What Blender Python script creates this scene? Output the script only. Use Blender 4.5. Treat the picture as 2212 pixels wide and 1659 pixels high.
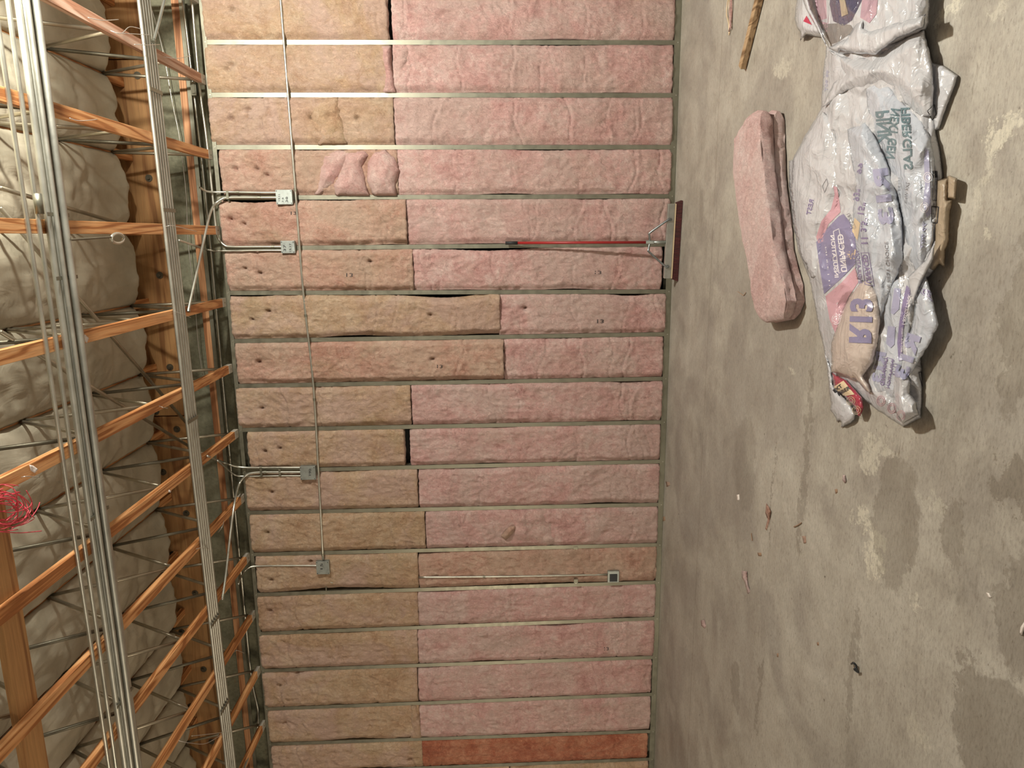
import bpy, bmesh, math, random
import numpy as np
from mathutils import Vector, Matrix, noise as mn
from mathutils.geometry import delaunay_2d_cdt
from mathutils.bvhtree import BVHTree

random.seed(7)
for o in list(bpy.data.objects): bpy.data.objects.remove(o)
scene = bpy.context.scene
COL = scene.collection

# ---------------------------------------------------------------- camera (phone held on its side: world up is image left)
F = 1520.506
CAM = np.array([-1.55442, -6.260716, 1.602244])
R = np.array([[-0.009609251, -0.029923877, -0.999505990],
              [-0.978596600, -0.205199518, 0.015551629],
              [-0.205563512, 0.978262603, -0.027311591]])
H = 3.923                      # top of the stud wall / underside of the trusses
cd = bpy.data.cameras.new('camera'); cam = bpy.data.objects.new('camera', cd); COL.objects.link(cam)
cd.sensor_width = 36; cd.sensor_fit = 'HORIZONTAL'; cd.lens = 36 * F / 2212; cd.clip_start = .05
m = Matrix.Identity(4)
for i in range(3):
    m[i][0] = R[0][i]; m[i][1] = -R[1][i]; m[i][2] = -R[2][i]; m[i][3] = CAM[i]
cam.matrix_world = m
scene.camera = cam

# ---------------------------------------------------------------- light and exposure
w = bpy.data.worlds.new('world'); scene.world = w; w.use_nodes = True
w.node_tree.nodes['Background'].inputs[0].default_value = (1.0, .90, .78, 1)
w.node_tree.nodes['Background'].inputs[1].default_value = .17
def lamp(name, loc, power, radius, col):
    l = bpy.data.lights.new(name, 'POINT'); l.energy = power; l.shadow_soft_size = radius; l.color = col
    o = bpy.data.objects.new(name, l); o.location = loc; COL.objects.link(o); return o
lamp('ceiling_lamp', (0.50, -3.05, 3.665), 560, .10, (1.0, .985, .90))
lamp('added_rear_fill', (-5.2, -7.4, 1.9), 85, .30, (1.0, .90, .74))  # added fill light without a known fixture, lifts the dim left side
al = bpy.data.lights.new('added_wall_fill', 'AREA'); al.energy = 62; al.size = 1.3; al.color = (1.0, .86, .66)  # unseen area light added to brighten the far left of the wall
ao = bpy.data.objects.new('added_wall_fill', al); ao.location = (-7.4, -5.0, 1.6); ao.rotation_euler = (math.radians(84), 0, 0); COL.objects.link(ao)
scene.view_settings.view_transform = 'Standard'; scene.view_settings.look = 'None'
scene.view_settings.gamma = 1; scene.view_settings.use_curve_mapping = False
scene.view_settings.exposure = 0.42

# ---------------------------------------------------------------- pixel -> place helpers
def ray(px, py): return R.T @ np.array([(px - 1106) / F, (py - 829.5) / F, 1.0])
def onY(px, py, Y):
    d = ray(px, py); return CAM + (Y - CAM[1]) / d[1] * d
def onZ(px, py, Z):
    d = ray(px, py); return CAM + (Z - CAM[2]) / d[2] * d

# ---------------------------------------------------------------- materials
def mat(name):
    m = bpy.data.materials.new(name); m.use_nodes = True
    nt = m.node_tree; b = nt.nodes['Principled BSDF']; return m, nt, b
def N(nt, t, **k):
    n = nt.nodes.new(t)
    for a, v in k.items():
        if a.startswith('i_'):
            key = a[2:]; n.inputs[int(key) if key.isdigit() else key.replace('_', ' ')].default_value = v
        else: setattr(n, a, v)
    return n
def L(nt, a, b): nt.links.new(a, b)
def ramp(nt, fac, stops):
    r = nt.nodes.new('ShaderNodeValToRGB'); L(nt, fac, r.inputs[0])
    e = r.color_ramp.elements
    while len(e) < len(stops): e.new(.5)
    for el, (p, c) in zip(e, stops): el.position = p; el.color = (*c, 1) if len(c) == 3 else c
    return r.outputs[0]
def coords(nt, scale=(1, 1, 1), rnd=True, world=False):
    if world: src = N(nt, 'ShaderNodeNewGeometry').outputs['Position']
    else: src = N(nt, 'ShaderNodeTexCoord').outputs['Object']
    if rnd:
        oi = N(nt, 'ShaderNodeObjectInfo'); mu = N(nt, 'ShaderNodeMath', operation='MULTIPLY', i_1=37.0)
        L(nt, oi.outputs['Random'], mu.inputs[0]); ad = N(nt, 'ShaderNodeVectorMath', operation='ADD')
        L(nt, src, ad.inputs[0]); L(nt, mu.outputs[0], ad.inputs[1]); src = ad.outputs[0]
    mp = N(nt, 'ShaderNodeMapping'); mp.inputs['Scale'].default_value = scale; L(nt, src, mp.inputs[0])
    return mp.outputs[0]
def noise(nt, vec, scale, detail=4, rough=.6, dist=0):
    n = N(nt, 'ShaderNodeTexNoise'); n.inputs['Scale'].default_value = scale; n.inputs['Detail'].default_value = detail
    n.inputs['Roughness'].default_value = rough; n.inputs['Distortion'].default_value = dist
    L(nt, vec, n.inputs['Vector']); return n.outputs[0]
def mix(nt, a, b, fac, mode='MIX'):
    n = N(nt, 'ShaderNodeMix', data_type='RGBA', blend_type=mode)
    for sock, v in ((n.inputs[0], fac), (n.inputs[6], a), (n.inputs[7], b)):
        if hasattr(v, 'is_linked') or hasattr(v, 'links'): L(nt, v, sock)
        else: sock.default_value = v if isinstance(v, (int, float)) else (*v, 1)
    return n.outputs[2]
def bump(nt, b, h, strength, dist=.01, prev=None):
    n = N(nt, 'ShaderNodeBump'); n.inputs['Strength'].default_value = strength; n.inputs['Distance'].default_value = dist
    L(nt, h, n.inputs['Height'])
    if prev is not None: L(nt, prev, n.inputs['Normal'])
    L(nt, n.outputs[0], b.inputs['Normal']); return n.outputs[0]
def plain(name, col, rough=.5, metal=0):
    m, nt, b = mat(name); b.inputs['Base Color'].default_value = (*col, 1)
    b.inputs['Roughness'].default_value = rough; b.inputs['Metallic'].default_value = metal; return m

def fiberglass(name, c_dark, c_mid, c_light, stain, other=None):
    m, nt, b = mat(name); v = coords(nt)
    n1 = noise(nt, v, 3.2, 6, .62, .6); n2 = noise(nt, v, 11, 6, .7, 1.2); n3 = noise(nt, v, 55, 5, .75, 1.5)
    a = mix(nt, n1, n2, .45); a = mix(nt, a, n3, .3)
    c = ramp(nt, a, [(.37, c_dark), (.48, c_mid), (.59, c_light)])
    s = ramp(nt, noise(nt, v, 2.1, 5, .7, .8), [(.5, (0, 0, 0)), (.72, (1, 1, 1))])
    c = mix(nt, c, stain, mix(nt, (0, 0, 0), (.55, .55, .55), s))
    if other:
        s2 = ramp(nt, noise(nt, v, 1.5, 5, .65, 1.0), [(.44, (0, 0, 0)), (.62, (.75, .75, .75))]); c = mix(nt, c, mix(nt, other, a, .25), s2)
        s3 = ramp(nt, noise(nt, v, 7, 4, .7, 1.0), [(.56, (0, 0, 0)), (.70, (.5, .5, .5))]); c = mix(nt, c, c_dark, s3)
    L(nt, c, b.inputs['Base Color']); b.inputs['Roughness'].default_value = .95
    b.inputs['Specular IOR Level'].default_value = .12
    b.inputs['Sheen Weight'].default_value = .15
    v2 = coords(nt, (1.6, 1, 1)); vf = noise(nt, v2, 95, 6, .8, 2.2)
    p = bump(nt, b, noise(nt, v2, 22, 6, .72, 1.6), 1.0, .026)
    p = bump(nt, b, vf, .8, .007, p)
    return m
M = {}
M['pink'] = fiberglass('pink_fiberglass', (.56, .275, .245), (.77, .455, .41), (.86, .63, .56), (.64, .46, .37), (.75, .50, .41))
M['loosepink'] = fiberglass('loose_pink_fiberglass', (.66, .38, .35), (.84, .58, .54), (.91, .72, .67), (.78, .57, .51))
M['salmon'] = fiberglass('salmon_fiberglass', (.47, .22, .15), (.66, .385, .29), (.77, .54, .41), (.47, .33, .20), (.64, .40, .25))
M['orange'] = fiberglass('tan_fiberglass', (.43, .24, .135), (.61, .40, .25), (.72, .53, .365), (.44, .32, .18), (.70, .42, .31))
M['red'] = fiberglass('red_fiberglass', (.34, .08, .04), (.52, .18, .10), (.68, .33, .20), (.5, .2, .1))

def concrete():
    m, nt, b = mat('polished_concrete'); P = coords(nt, rnd=False, world=True)
    n1 = noise(nt, P, .9, 5, .6, .5); n2 = noise(nt, P, 4.5, 8, .7, .3); n3 = noise(nt, P, 40, 6, .7)
    c = ramp(nt, mix(nt, n1, n2, .5), [(.32, (.205, .182, .150)), (.48, (.345, .315, .265)), (.66, (.46, .43, .37))])
    # drifting trowel streaks along the wall
    vs = coords(nt, (.8, 7, 1), rnd=False, world=True)
    st = ramp(nt, noise(nt, vs, 3.2, 6, .68, .6), [(.40, (.0, .0, .0)), (.62, (1, 1, 1))])
    c = mix(nt, c, (.49, .465, .40), mix(nt, (0, 0, 0), (.16, .16, .16), st))
    blo = ramp(nt, noise(nt, P, 1.3, 3, .5, 1.0), [(.46, (0, 0, 0)), (.60, (1, 1, 1))])
    c = mix(nt, c, (.19, .165, .145), mix(nt, (0, 0, 0), (.38, .38, .38), blo))
    # worn pale patches where the surface has spalled
    wn = N(nt, 'ShaderNodeTexNoise'); wn.inputs['Scale'].default_value = 9; wn.inputs['Detail'].default_value = 8; wn.inputs['Roughness'].default_value = .75; L(nt, P, wn.inputs['Vector'])
    sub = N(nt, 'ShaderNodeVectorMath', operation='SUBTRACT'); L(nt, wn.outputs[1], sub.inputs[0]); sub.inputs[1].default_value = (.5, .5, .5)
    sc = N(nt, 'ShaderNodeVectorMath', operation='SCALE'); L(nt, sub.outputs[0], sc.inputs[0]); sc.inputs['Scale'].default_value = .30
    wp = N(nt, 'ShaderNodeVectorMath', operation='ADD'); L(nt, P, wp.inputs[0]); L(nt, sc.outputs[0], wp.inputs[1])
    def patch(px, py, rx, ry, strength):
        p = onZ(px, py, 0); e = abs(onZ(px + rx, py, 0)[1] - p[1]); f = abs(onZ(px, py + ry, 0)[0] - p[0])
        d = N(nt, 'ShaderNodeVectorMath', operation='SUBTRACT'); L(nt, wp.outputs[0], d.inputs[0]); d.inputs[1].default_value = (p[0], p[1], 0)
        s = N(nt, 'ShaderNodeVectorMath', operation='MULTIPLY'); L(nt, d.outputs[0], s.inputs[0]); s.inputs[1].default_value = (1 / f, 1 / e, 0)
        ln = N(nt, 'ShaderNodeVectorMath', operation='LENGTH'); L(nt, s.outputs[0], ln.inputs[0])
        g = ramp(nt, ln.outputs['Value'], [(.84, (strength,) * 3), (.93, (0, 0, 0))]); return g
    pale = None
    for a in ((1888, 1200, 26, 70, .75), (1872, 1120, 18, 34, .7), (2165, 292, 40, 42, .75), (2190, 268, 24, 22, .7), (1875, 990, 26, 50, .5), (2130, 360, 12, 60, .4),
              (2110, 425, 10, 36, .35), (1985, 1590, 34, 34, .3), (1972, 1302, 9, 20, .6), (1690, 150, 24, 26, .4), (2045, 25, 36, 22, .7), (2150, 30, 30, 18, .4), (1900, 965, 50, 20, .4),
              (2140, 515, 10, 12, .5), (1712, 800, 10, 8, .45), (2020, 1090, 34, 22, .3), (1843, 1117, 6, 18, .5)):
        g = patch(*a); pale = g if pale is None else mix(nt, pale, g, 1.0, 'LIGHTEN')
    brk = ramp(nt, noise(nt, P, 26, 6, .8, .6), [(.42, (.1,) * 3), (.50, (1, 1, 1))])
    pale = mix(nt, pale, brk, 1.0, 'MULTIPLY')
    c = mix(nt, c, (.60, .565, .46), pale)
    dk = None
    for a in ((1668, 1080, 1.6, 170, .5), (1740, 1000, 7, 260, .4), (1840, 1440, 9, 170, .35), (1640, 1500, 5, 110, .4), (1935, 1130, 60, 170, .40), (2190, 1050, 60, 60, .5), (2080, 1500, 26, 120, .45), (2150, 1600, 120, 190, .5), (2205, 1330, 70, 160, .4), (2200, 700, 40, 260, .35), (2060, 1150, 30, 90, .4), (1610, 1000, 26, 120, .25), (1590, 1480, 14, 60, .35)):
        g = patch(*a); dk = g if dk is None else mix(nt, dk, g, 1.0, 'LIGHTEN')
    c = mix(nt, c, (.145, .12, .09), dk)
    sp = ramp(nt, noise(nt, P, 23, 3, .5), [(.23, (1, 1, 1)), (.28, (0, 0, 0))])
    c = mix(nt, c, (.10, .08, .055), mix(nt, (0, 0, 0), (.8, .8, .8), sp))
    bl = ramp(nt, noise(nt, coords(nt, (1, 3.5, 1), rnd=False, world=True), 9, 5, .6, .4), [(.62, (0, 0, 0)), (.74, (1, 1, 1))])
    c = mix(nt, c, (.15, .12, .085), mix(nt, (0, 0, 0), (.5, .5, .5), bl))
    f1 = ramp(nt, noise(nt, coords(nt, (1, 2.6, 1), rnd=False, world=True), 34, 6, .78, .5), [(.34, (.66, .64, .62)), (.50, (1, 1, 1)), (.66, (1.16, 1.15, 1.13))]); c = mix(nt, c, f1, .75, 'MULTIPLY')
    f2 = ramp(nt, noise(nt, coords(nt, (1, 3, 1), rnd=False, world=True), 42, 3, .6), [(.66, (0, 0, 0)), (.72, (.8, .8, .8))]); c = mix(nt, c, (.12, .095, .07), f2)
    # saw-cut joint running along the wall
    jy = float(onZ(1547, 350, 0)[1]); sx = N(nt, 'ShaderNodeSeparateXYZ'); L(nt, P, sx.inputs[0])
    j1 = N(nt, 'ShaderNodeMath', operation='SUBTRACT', i_1=jy); L(nt, sx.outputs[1], j1.inputs[0]); j2 = N(nt, 'ShaderNodeMath', operation='ABSOLUTE'); L(nt, j1.outputs[0], j2.inputs[0])
    jl = ramp(nt, j2.outputs[0], [(.002, (.6, .6, .6)), (.006, (0, 0, 0))]); c = mix(nt, c, (.16, .13, .095), jl)
    wv = N(nt, 'ShaderNodeTexNoise'); wv.inputs['Scale'].default_value = 2.3; L(nt, P, wv.inputs['Vector'])
    c = mix(nt, c, mix(nt, (.8, .8, .8), (1.1, 1.1, 1.1), n3), .55, 'MULTIPLY')
    L(nt, c, b.inputs['Base Color'])
    rr = ramp(nt, n2, [(.3, (.38,) * 3), (.7, (.62,) * 3)]); L(nt, rr, b.inputs['Roughness'])
    b.inputs['Specular IOR Level'].default_value = .4
    bump(nt, b, mix(nt, n2, n3, .4), .12, .004); return m
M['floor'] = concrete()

def metal(name, col, rough, spread=.12, bmp=.06, scl=30):
    m, nt, b = mat(name); v = coords(nt); b.inputs['Metallic'].default_value = .85
    n = noise(nt, v, scl, 5, .7); n2 = noise(nt, v, 3, 3, .6)
    c = ramp(nt, mix(nt, n, n2, .5), [(.3, tuple(x * .72 for x in col)), (.7, tuple(min(1, x * 1.15) for x in col))])
    L(nt, c, b.inputs['Base Color']); L(nt, ramp(nt, n, [(.3, (rough - spread,) * 3), (.7, (rough + spread,) * 3)]), b.inputs['Roughness'])
    if bmp: bump(nt, b, n, bmp, .002)
    return m
M['stud'] = metal('galvanized_steel', (.285, .275, .21), .47, .10, .03, 14)
M['conduit'] = metal('conduit_steel', (.56, .55, .47), .34, .04, 0, 6)
M['bundle'] = metal('weathered_conduit_steel', (.52, .51, .44), .46, .05, 0, 6)
M['box'] = metal('box_steel', (.40, .43, .40), .48)
M['web'] = metal('truss_tube_steel', (.46, .41, .31), .36, .05, 0, 6)
M['webdark'] = metal('primed_tube_steel', (.20, .18, .13), .5)
M['chrome'] = metal('broom_brace_steel', (.26, .28, .28), .3)

def wood(name, ca, cb, cc, axis, ring=1.0):
    m, nt, b = mat(name)
    s = [9, 9, 9]; s[axis] = .55
    v = coords(nt, tuple(s)); n = noise(nt, v, 1.1, 3, .5, .8)
    wv = N(nt, 'ShaderNodeMath', operation='MULTIPLY', i_1=34.0 * ring); L(nt, n, wv.inputs[0])
    sn = N(nt, 'ShaderNodeMath', operation='SINE'); L(nt, wv.outputs[0], sn.inputs[0])
    mr = N(nt, 'ShaderNodeMapRange', i_1=-1.0, i_2=1.0); L(nt, sn.outputs[0], mr.inputs[0])
    c = ramp(nt, mr.outputs[0], [(.05, ca), (.4, cb), (.95, cc)])
    s2 = [60, 60, 60]; s2[axis] = 2.0
    g = ramp(nt, noise(nt, coords(nt, tuple(s2)), 2, 4, .7), [(.3, (.72,) * 3), (.6, (1.05,) * 3)])
    c = mix(nt, c, g, .8, 'MULTIPLY'); L(nt, c, b.inputs['Base Color'])
    b.inputs['Roughness'].default_value = .62; bump(nt, b, g, .15, .003); return m
M['chord'] = wood('fir_chord', (.36, .13, .035), (.60, .27, .095), (.70, .36, .15), 1)
M['chordfade'] = wood('faded_chord', (.40, .19, .11), (.56, .33, .22), (.62, .42, .31), 1)
M['endgrey'] = plain('grey_painted_end', (.42, .38, .31), .6)
M['chordx'] = wood('fir_strip', (.26, .10, .035), (.42, .19, .08), (.52, .26, .12), 0)
M['ledger'] = wood('ledger_timber', (.28, .125, .042), (.39, .19, .068), (.47, .25, .095), 0, .5)
M['stick'] = wood('scrap_wood', (.16, .09, .04), (.30, .185, .09), (.40, .27, .15), 1)

def wallconc():
    m, nt, b = mat('grey_green_concrete'); P = coords(nt, rnd=False, world=True)
    c = ramp(nt, mix(nt, noise(nt, P, 3, 6, .6), noise(nt, P, 30, 5, .7), .5), [(.35, (.10, .098, .06)), (.6, (.215, .205, .135))])
    s = coords(nt, (2.5, 1, 22), rnd=False, world=True)
    rust = ramp(nt, noise(nt, s, 2.0, 5, .8), [(.62, (0, 0, 0)), (.72, (1, 1, 1))])
    c = mix(nt, c, (.28, .115, .035), mix(nt, (0, 0, 0), (.6, .6, .6), rust))
    L(nt, c, b.inputs['Base Color']); b.inputs['Roughness'].default_value = .9
    bump(nt, b, noise(nt, P, 45, 5, .7), .3, .004); return m
M['concwall'] = wallconc()

def facing():
    m, nt, b = mat('white_vinyl_facing'); v = coords(nt)
    c = ramp(nt, noise(nt, v, 2.2, 5, .6), [(.35, (.40, .36, .265)), (.65, (.52, .465, .35))])
    L(nt, c, b.inputs['Base Color']); b.inputs['Roughness'].default_value = .42; b.inputs['Specular IOR Level'].default_value = .45
    p = bump(nt, b, noise(nt, coords(nt, (2.2, 1, 1)), 3.0, 3, .5, .8), .35, .04)
    bump(nt, b, noise(nt, coords(nt, (1, 2.4, 1)), 10, 3, .5, 1.0), .22, .010, p); return m
M['facing'] = facing()
M['cream'] = plain('cream_facing_edge', (.62, .54, .33), .5)

def film(name, col, alpha, rough=.22, trans=.35):
    m, nt, b = mat(name); out = nt.nodes['Material Output']
    v = coords(nt)
    c = ramp(nt, noise(nt, v, 14, 4, .6), [(.3, tuple(x * .9 for x in col)), (.7, col)])
    L(nt, c, b.inputs['Base Color']); b.inputs['Roughness'].default_value = rough; b.inputs['Specular IOR Level'].default_value = .7
    b.inputs['Coat Weight'].default_value = .8; b.inputs['Coat Roughness'].default_value = .08
    def ridge(sc, st, d, ds, prev=None):
        q = noise(nt, coords(nt, st), sc, 2, .5, ds)
        a = N(nt, 'ShaderNodeMath', operation='SUBTRACT', i_1=.5); L(nt, q, a.inputs[0]); a2 = N(nt, 'ShaderNodeMath', operation='ABSOLUTE'); L(nt, a.outputs[0], a2.inputs[0])
        a3 = N(nt, 'ShaderNodeMath', operation='POWER', i_1=.6); L(nt, a2.outputs[0], a3.inputs[0])
        return bump(nt, b, a3.outputs[0], .45, d, prev)
    p = ridge(5.0, (.8, 1.8, 1), -.035, .8)
    p = ridge(13.0, (1.3, .9, 1), -.012, 1.2, p)
    bump(nt, b, noise(nt, coords(nt, (1, 2.2, 1)), 30, 3, .5, 1.5), .16, .005, p)
    tl = N(nt, 'ShaderNodeBsdfTranslucent'); L(nt, c, tl.inputs[0])
    ms = N(nt, 'ShaderNodeMixShader'); ms.inputs[0].default_value = trans; L(nt, b.outputs[0], ms.inputs[1]); L(nt, tl.outputs[0], ms.inputs[2])
    tr = N(nt, 'ShaderNodeBsdfTransparent')
    m2 = N(nt, 'ShaderNodeMixShader'); m2.inputs[0].default_value = alpha; L(nt, tr.outputs[0], m2.inputs[1]); L(nt, ms.outputs[0], m2.inputs[2])
    L(nt, m2.outputs[0], out.inputs[0]); return m
M['film'] = film('white_film', (.71, .705, .725), .96, .24, .22)
M['filmclear'] = film('hazy_clear_film', (.74, .77, .78), .75, .16)
M['filmblue'] = film('blue_white_film', (.67, .70, .76), .95, .16, .2)
M['filmtan'] = film('tan_film', (.62, .50, .36), .93, .35)
M['filmbeige'] = film('film_over_batt', (.74, .63, .56), .97, .24, .2)
M['filmsilver'] = film('grey_film', (.36, .33, .31), .9, .12)
M['filmred'] = film('crimson_film', (.42, .045, .08), .97, .2, .1)
M['filmpink'] = film('rose_film', (.60, .40, .46), .96, .2, .2)
M['filmnavy'] = film('navy_film', (.10, .09, .14), .98, .16, .05)
M['p_purple'] = plain('purple_print', (.23, .21, .33), .3)
M['p_lav'] = plain('lavender_print', (.34, .335, .46), .3)
M['p_violet'] = plain('violet_print', (.22, .18, .31), .32)
M['p_teal'] = plain('dark_teal_print', (.13, .19, .21), .32)
M['p_pink'] = plain('rose_print', (.52, .30, .34), .34)
M['p_red'] = plain('crimson_print', (.40, .04, .075), .34)
M['p_white'] = plain('white_print', (.72, .68, .70), .34)
M['p_black'] = plain('black_print', (.03, .03, .035), .35)
M['p_grey'] = plain('grey_print', (.25, .245, .26), .35)
M['p_cream'] = plain('cream_print', (.62, .48, .31), .34)
M['p_navy'] = plain('navy_content', (.075, .065, .10), .3)
M['p_brown'] = plain('brown_content', (.28, .20, .155), .3)
M['ink'] = plain('marker_ink', (.035, .03, .03), .8)
M['redpaint'] = plain('red_handle', (.30, .016, .016), .4)
M['rubber'] = plain('black_grip', (.015, .015, .015), .6)
M['wire'] = plain('tie_wire', (.62, .58, .52), .3, .7)
M['pinkwire'] = plain('pink_cable', (.66, .07, .10), .4)
M['paper'] = plain('white_paper', (.75, .68, .62), .7)
M['dirt'] = plain('brown_fluff', (.30, .19, .12), .95)
M['darkplug'] = plain('black_plastic', (.012, .014, .016), .4)
def bristle():
    m, nt, b = mat('maroon_bristles'); v = coords(nt, (1, .05, .05))
    c = ramp(nt, noise(nt, v, 320, 2, .6), [(.35, (.02, .003, .003)), (.65, (.085, .012, .011))])
    L(nt, c, b.inputs['Base Color']); b.inputs['Roughness'].default_value = .7
    bump(nt, b, noise(nt, v, 320, 2, .6), .8, .004); return m
M['bristle'] = bristle()
M['block'] = metal('grey_broom_block', (.50, .50, .46), .42, .08, .05, 20)
M['cavity'] = plain('near_black_backing', (.012, .012, .011), .9)  # near-black sheet that shows through gaps beside the batts
M['deck'] = plain('roof_deck', (.20, .12, .06), .9)

# ---------------------------------------------------------------- mesh helpers
class MB:
    def __init__(s): s.v = []; s.f = []
    def add(s, v, f):
        k = len(s.v); s.v += [tuple(map(float, p)) for p in v]; s.f += [tuple(i + k for i in q) for q in f]; return s
    def box(s, x0, x1, y0, y1, z0, z1):
        return s.add([(x0, y0, z0), (x1, y0, z0), (x1, y1, z0), (x0, y1, z0), (x0, y0, z1), (x1, y0, z1), (x1, y1, z1), (x0, y1, z1)],
                     [(0, 3, 2, 1), (4, 5, 6, 7), (0, 1, 5, 4), (1, 2, 6, 5), (2, 3, 7, 6), (3, 0, 4, 7)])
    def tube(s, pts, r, n=10, cap=True, r2=None):
        pts = [Vector(p) for p in pts]; k = len(s.v); rings = []
        t0 = (pts[1] - pts[0]).normalized(); up = Vector((0, 0, 1)) if abs(t0.z) < .9 else Vector((1, 0, 0))
        a = t0.cross(up).normalized()
        for i, p in enumerate(pts):
            t = (pts[min(i + 1, len(pts) - 1)] - pts[max(i - 1, 0)]).normalized()
            a = (a - t * a.dot(t)).normalized(); b = t.cross(a)
            rr = r if r2 is None else r + (r2 - r) * i / (len(pts) - 1)
            rings.append([p + (a * math.cos(q) + b * math.sin(q)) * rr for q in [2 * math.pi * j / n for j in range(n)]])
        v = [x for g in rings for x in g]; f = []
        for i in range(len(rings) - 1):
            for j in range(n):
                f.append((i * n + j, i * n + (j + 1) % n, (i + 1) * n + (j + 1) % n, (i + 1) * n + j))
        if cap: f.append(tuple(range(n))[::-1]); f.append(tuple(range((len(rings) - 1) * n, len(rings) * n)))
        return s.add(v, f)
    def disc(s, c, nrm, r, h, n=12):
        c = Vector(c); nrm = Vector(nrm).normalized(); return s.tube([c, c + nrm * h], r, n)
def smooth_path(pts, sub=6):
    P = [Vector(p) for p in pts]; out = []
    for i in range(len(P) - 1):
        p0 = P[max(i - 1, 0)]; p1 = P[i]; p2 = P[i + 1]; p3 = P[min(i + 2, len(P) - 1)]
        for j in range(sub):
            t = j / sub
            out.append(.5 * ((2 * p1) + (p2 - p0) * t + (2 * p0 - 5 * p1 + 4 * p2 - p3) * t * t + (-p0 + 3 * p1 - 3 * p2 + p3) * t ** 3))
    out.append(P[-1]); return out
def build(mb, name, material, parent=None, smooth=False, bevel=0, loc=None):
    v = np.array(mb.v); lo = v.min(0); hi = v.max(0)
    c = Vector(((lo[0] + hi[0]) / 2, (lo[1] + hi[1]) / 2, lo[2])) if loc is None else Vector(loc)
    me = bpy.data.meshes.new(name); me.from_pydata([(p[0] - c.x, p[1] - c.y, p[2] - c.z) for p in mb.v], [], mb.f); me.update()
    if smooth: me.polygons.foreach_set('use_smooth', [True] * len(me.polygons))
    me.materials.append(M[material] if isinstance(material, str) else material)
    o = bpy.data.objects.new(name, me); COL.objects.link(o)
    if parent is not None:
        w0 = Vector(parent['w']); o.parent = parent; o.location = c - w0
    else: o.location = c
    o['w'] = list(c)
    if bevel:
        b = o.modifiers.new('bevel', 'BEVEL'); b.width = bevel; b.segments = 2; b.limit_method = 'ANGLE'
    if smooth and hasattr(me, 'shade_smooth') and smooth == 'angle': pass
    return o
def thing(name, label, cat, loc, group=None):
    o = bpy.data.objects.new(name, None); COL.objects.link(o); o.location = loc; o['w'] = list(loc); o.empty_display_size = .05
    return tag(o, label, cat, group)
def tag(o, label, cat, group=None, kind=None):
    o['label'] = label; o['category'] = cat
    if group: o['group'] = group
    if kind: o['kind'] = kind
    return o
def struct(o, label=None):
    o['kind'] = 'structure'
    if label: o['label'] = label
    return o
def fbm(x, y, z, sc, oc=3): return mn.fractal(Vector((x * sc, y * sc, z * sc)), .9, 2.1, oc, noise_basis='PERLIN_ORIGINAL')

ORD = ['first', 'second', 'third', 'fourth', 'fifth', 'sixth', 'seventh', 'eighth', 'ninth', 'tenth', 'eleventh', 'twelfth', 'thirteenth',
       'fourteenth', 'fifteenth', 'sixteenth', 'seventeenth', 'eighteenth', 'nineteenth', 'twentieth']

# ================================================================ SETTING
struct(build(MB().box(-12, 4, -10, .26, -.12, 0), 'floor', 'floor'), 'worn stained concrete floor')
struct(build(MB().box(-12, 4, .16, .30, 0, 5.24), 'wall_back', 'concwall'), 'grey concrete wall behind the studs')
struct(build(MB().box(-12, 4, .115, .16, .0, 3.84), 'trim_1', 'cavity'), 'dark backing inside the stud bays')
struct(build(MB().box(-12, 4, -10, .30, 5.14, 5.24), 'ceiling', 'deck'), 'roof deck above the insulation')

# ---------------------------------------------------------------- stud wall
STUD = [(1461, 92), (1455, 206), (1451, 318), (1446, 424), (1441, 528), (1437, 630), (1435, 722), (1430, 818), (1428, 912), (1424, 997), (1422, 1090),
        (1418, 1177), (1416, 1258), (1415, 1336), (1412, 1420), (1409, 1500), (1405, 1580), (1400, 1640)]
STL = [(443, 91), (453, 205), (464, 318), (478, 427), (487, 537), (490, 633), (500, 737), (509, 834), (519, 929), (527, 1018), (534, 1108), (543, 1198), (551, 1285),
       (558, 1369), (566, 1449), (572, 1532), (578, 1608), (584, 1672)]
SX = []
for (a, b), (c, d) in zip(STUD, STL): SX.append((onY(a, b, 0)[0], onY(c, d, 0)[0]))
XR = SX[0][0] + .4064
BAYX = [(XR, XR)] + SX + [(SX[-1][0] - .4064, SX[-1][1] - .4064)]
TRK0 = .030
def slanted(xb, xt, dx0, dx1, y0, y1, z0, z1):
    fb = lambda z: xb + (xt - xb) * z / H
    v = []
    for z in (z0, z1):
        f = fb(z); v += [(f + dx0, y0, z), (f + dx1, y0, z), (f + dx1, y1, z), (f + dx0, y1, z)]
    return v, [(0, 3, 2, 1), (4, 5, 6, 7), (0, 1, 5, 4), (1, 2, 6, 5), (2, 3, 7, 6), (3, 0, 4, 7)]
studlab = {4: 'straight behind the red broom handle', 3: 'ending in the uppermost junction box', 9: 'beside the lowest pair of stacked conduits'}
for i, (xb, xt) in enumerate(SX):
    t = thing('metal_stud', 'galvanized steel wall stud, %s from the top of the photo' % ORD[i], 'stud', ((xb + xt) / 2, .045, 0), 'galvanized studs of the wall')
    mb = MB()
    for a in ((-.018, .018, 0, .0015), (.0165, .018, .0015, .088), (-.018, .018, .0865, .088)):
        mb.add(*slanted(xb, xt, a[0], a[1], a[2], a[3], .004, H - .004))
    build(mb, 'stud_channel', 'stud', t)
    for zz in (.022, H - .022):
        x = xb + (xt - xb) * zz / H
        build(MB().disc((x, -.0035, zz), (0, -1, 0), .0055, .003, 8), 'screw', 'conduit', t)
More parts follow.
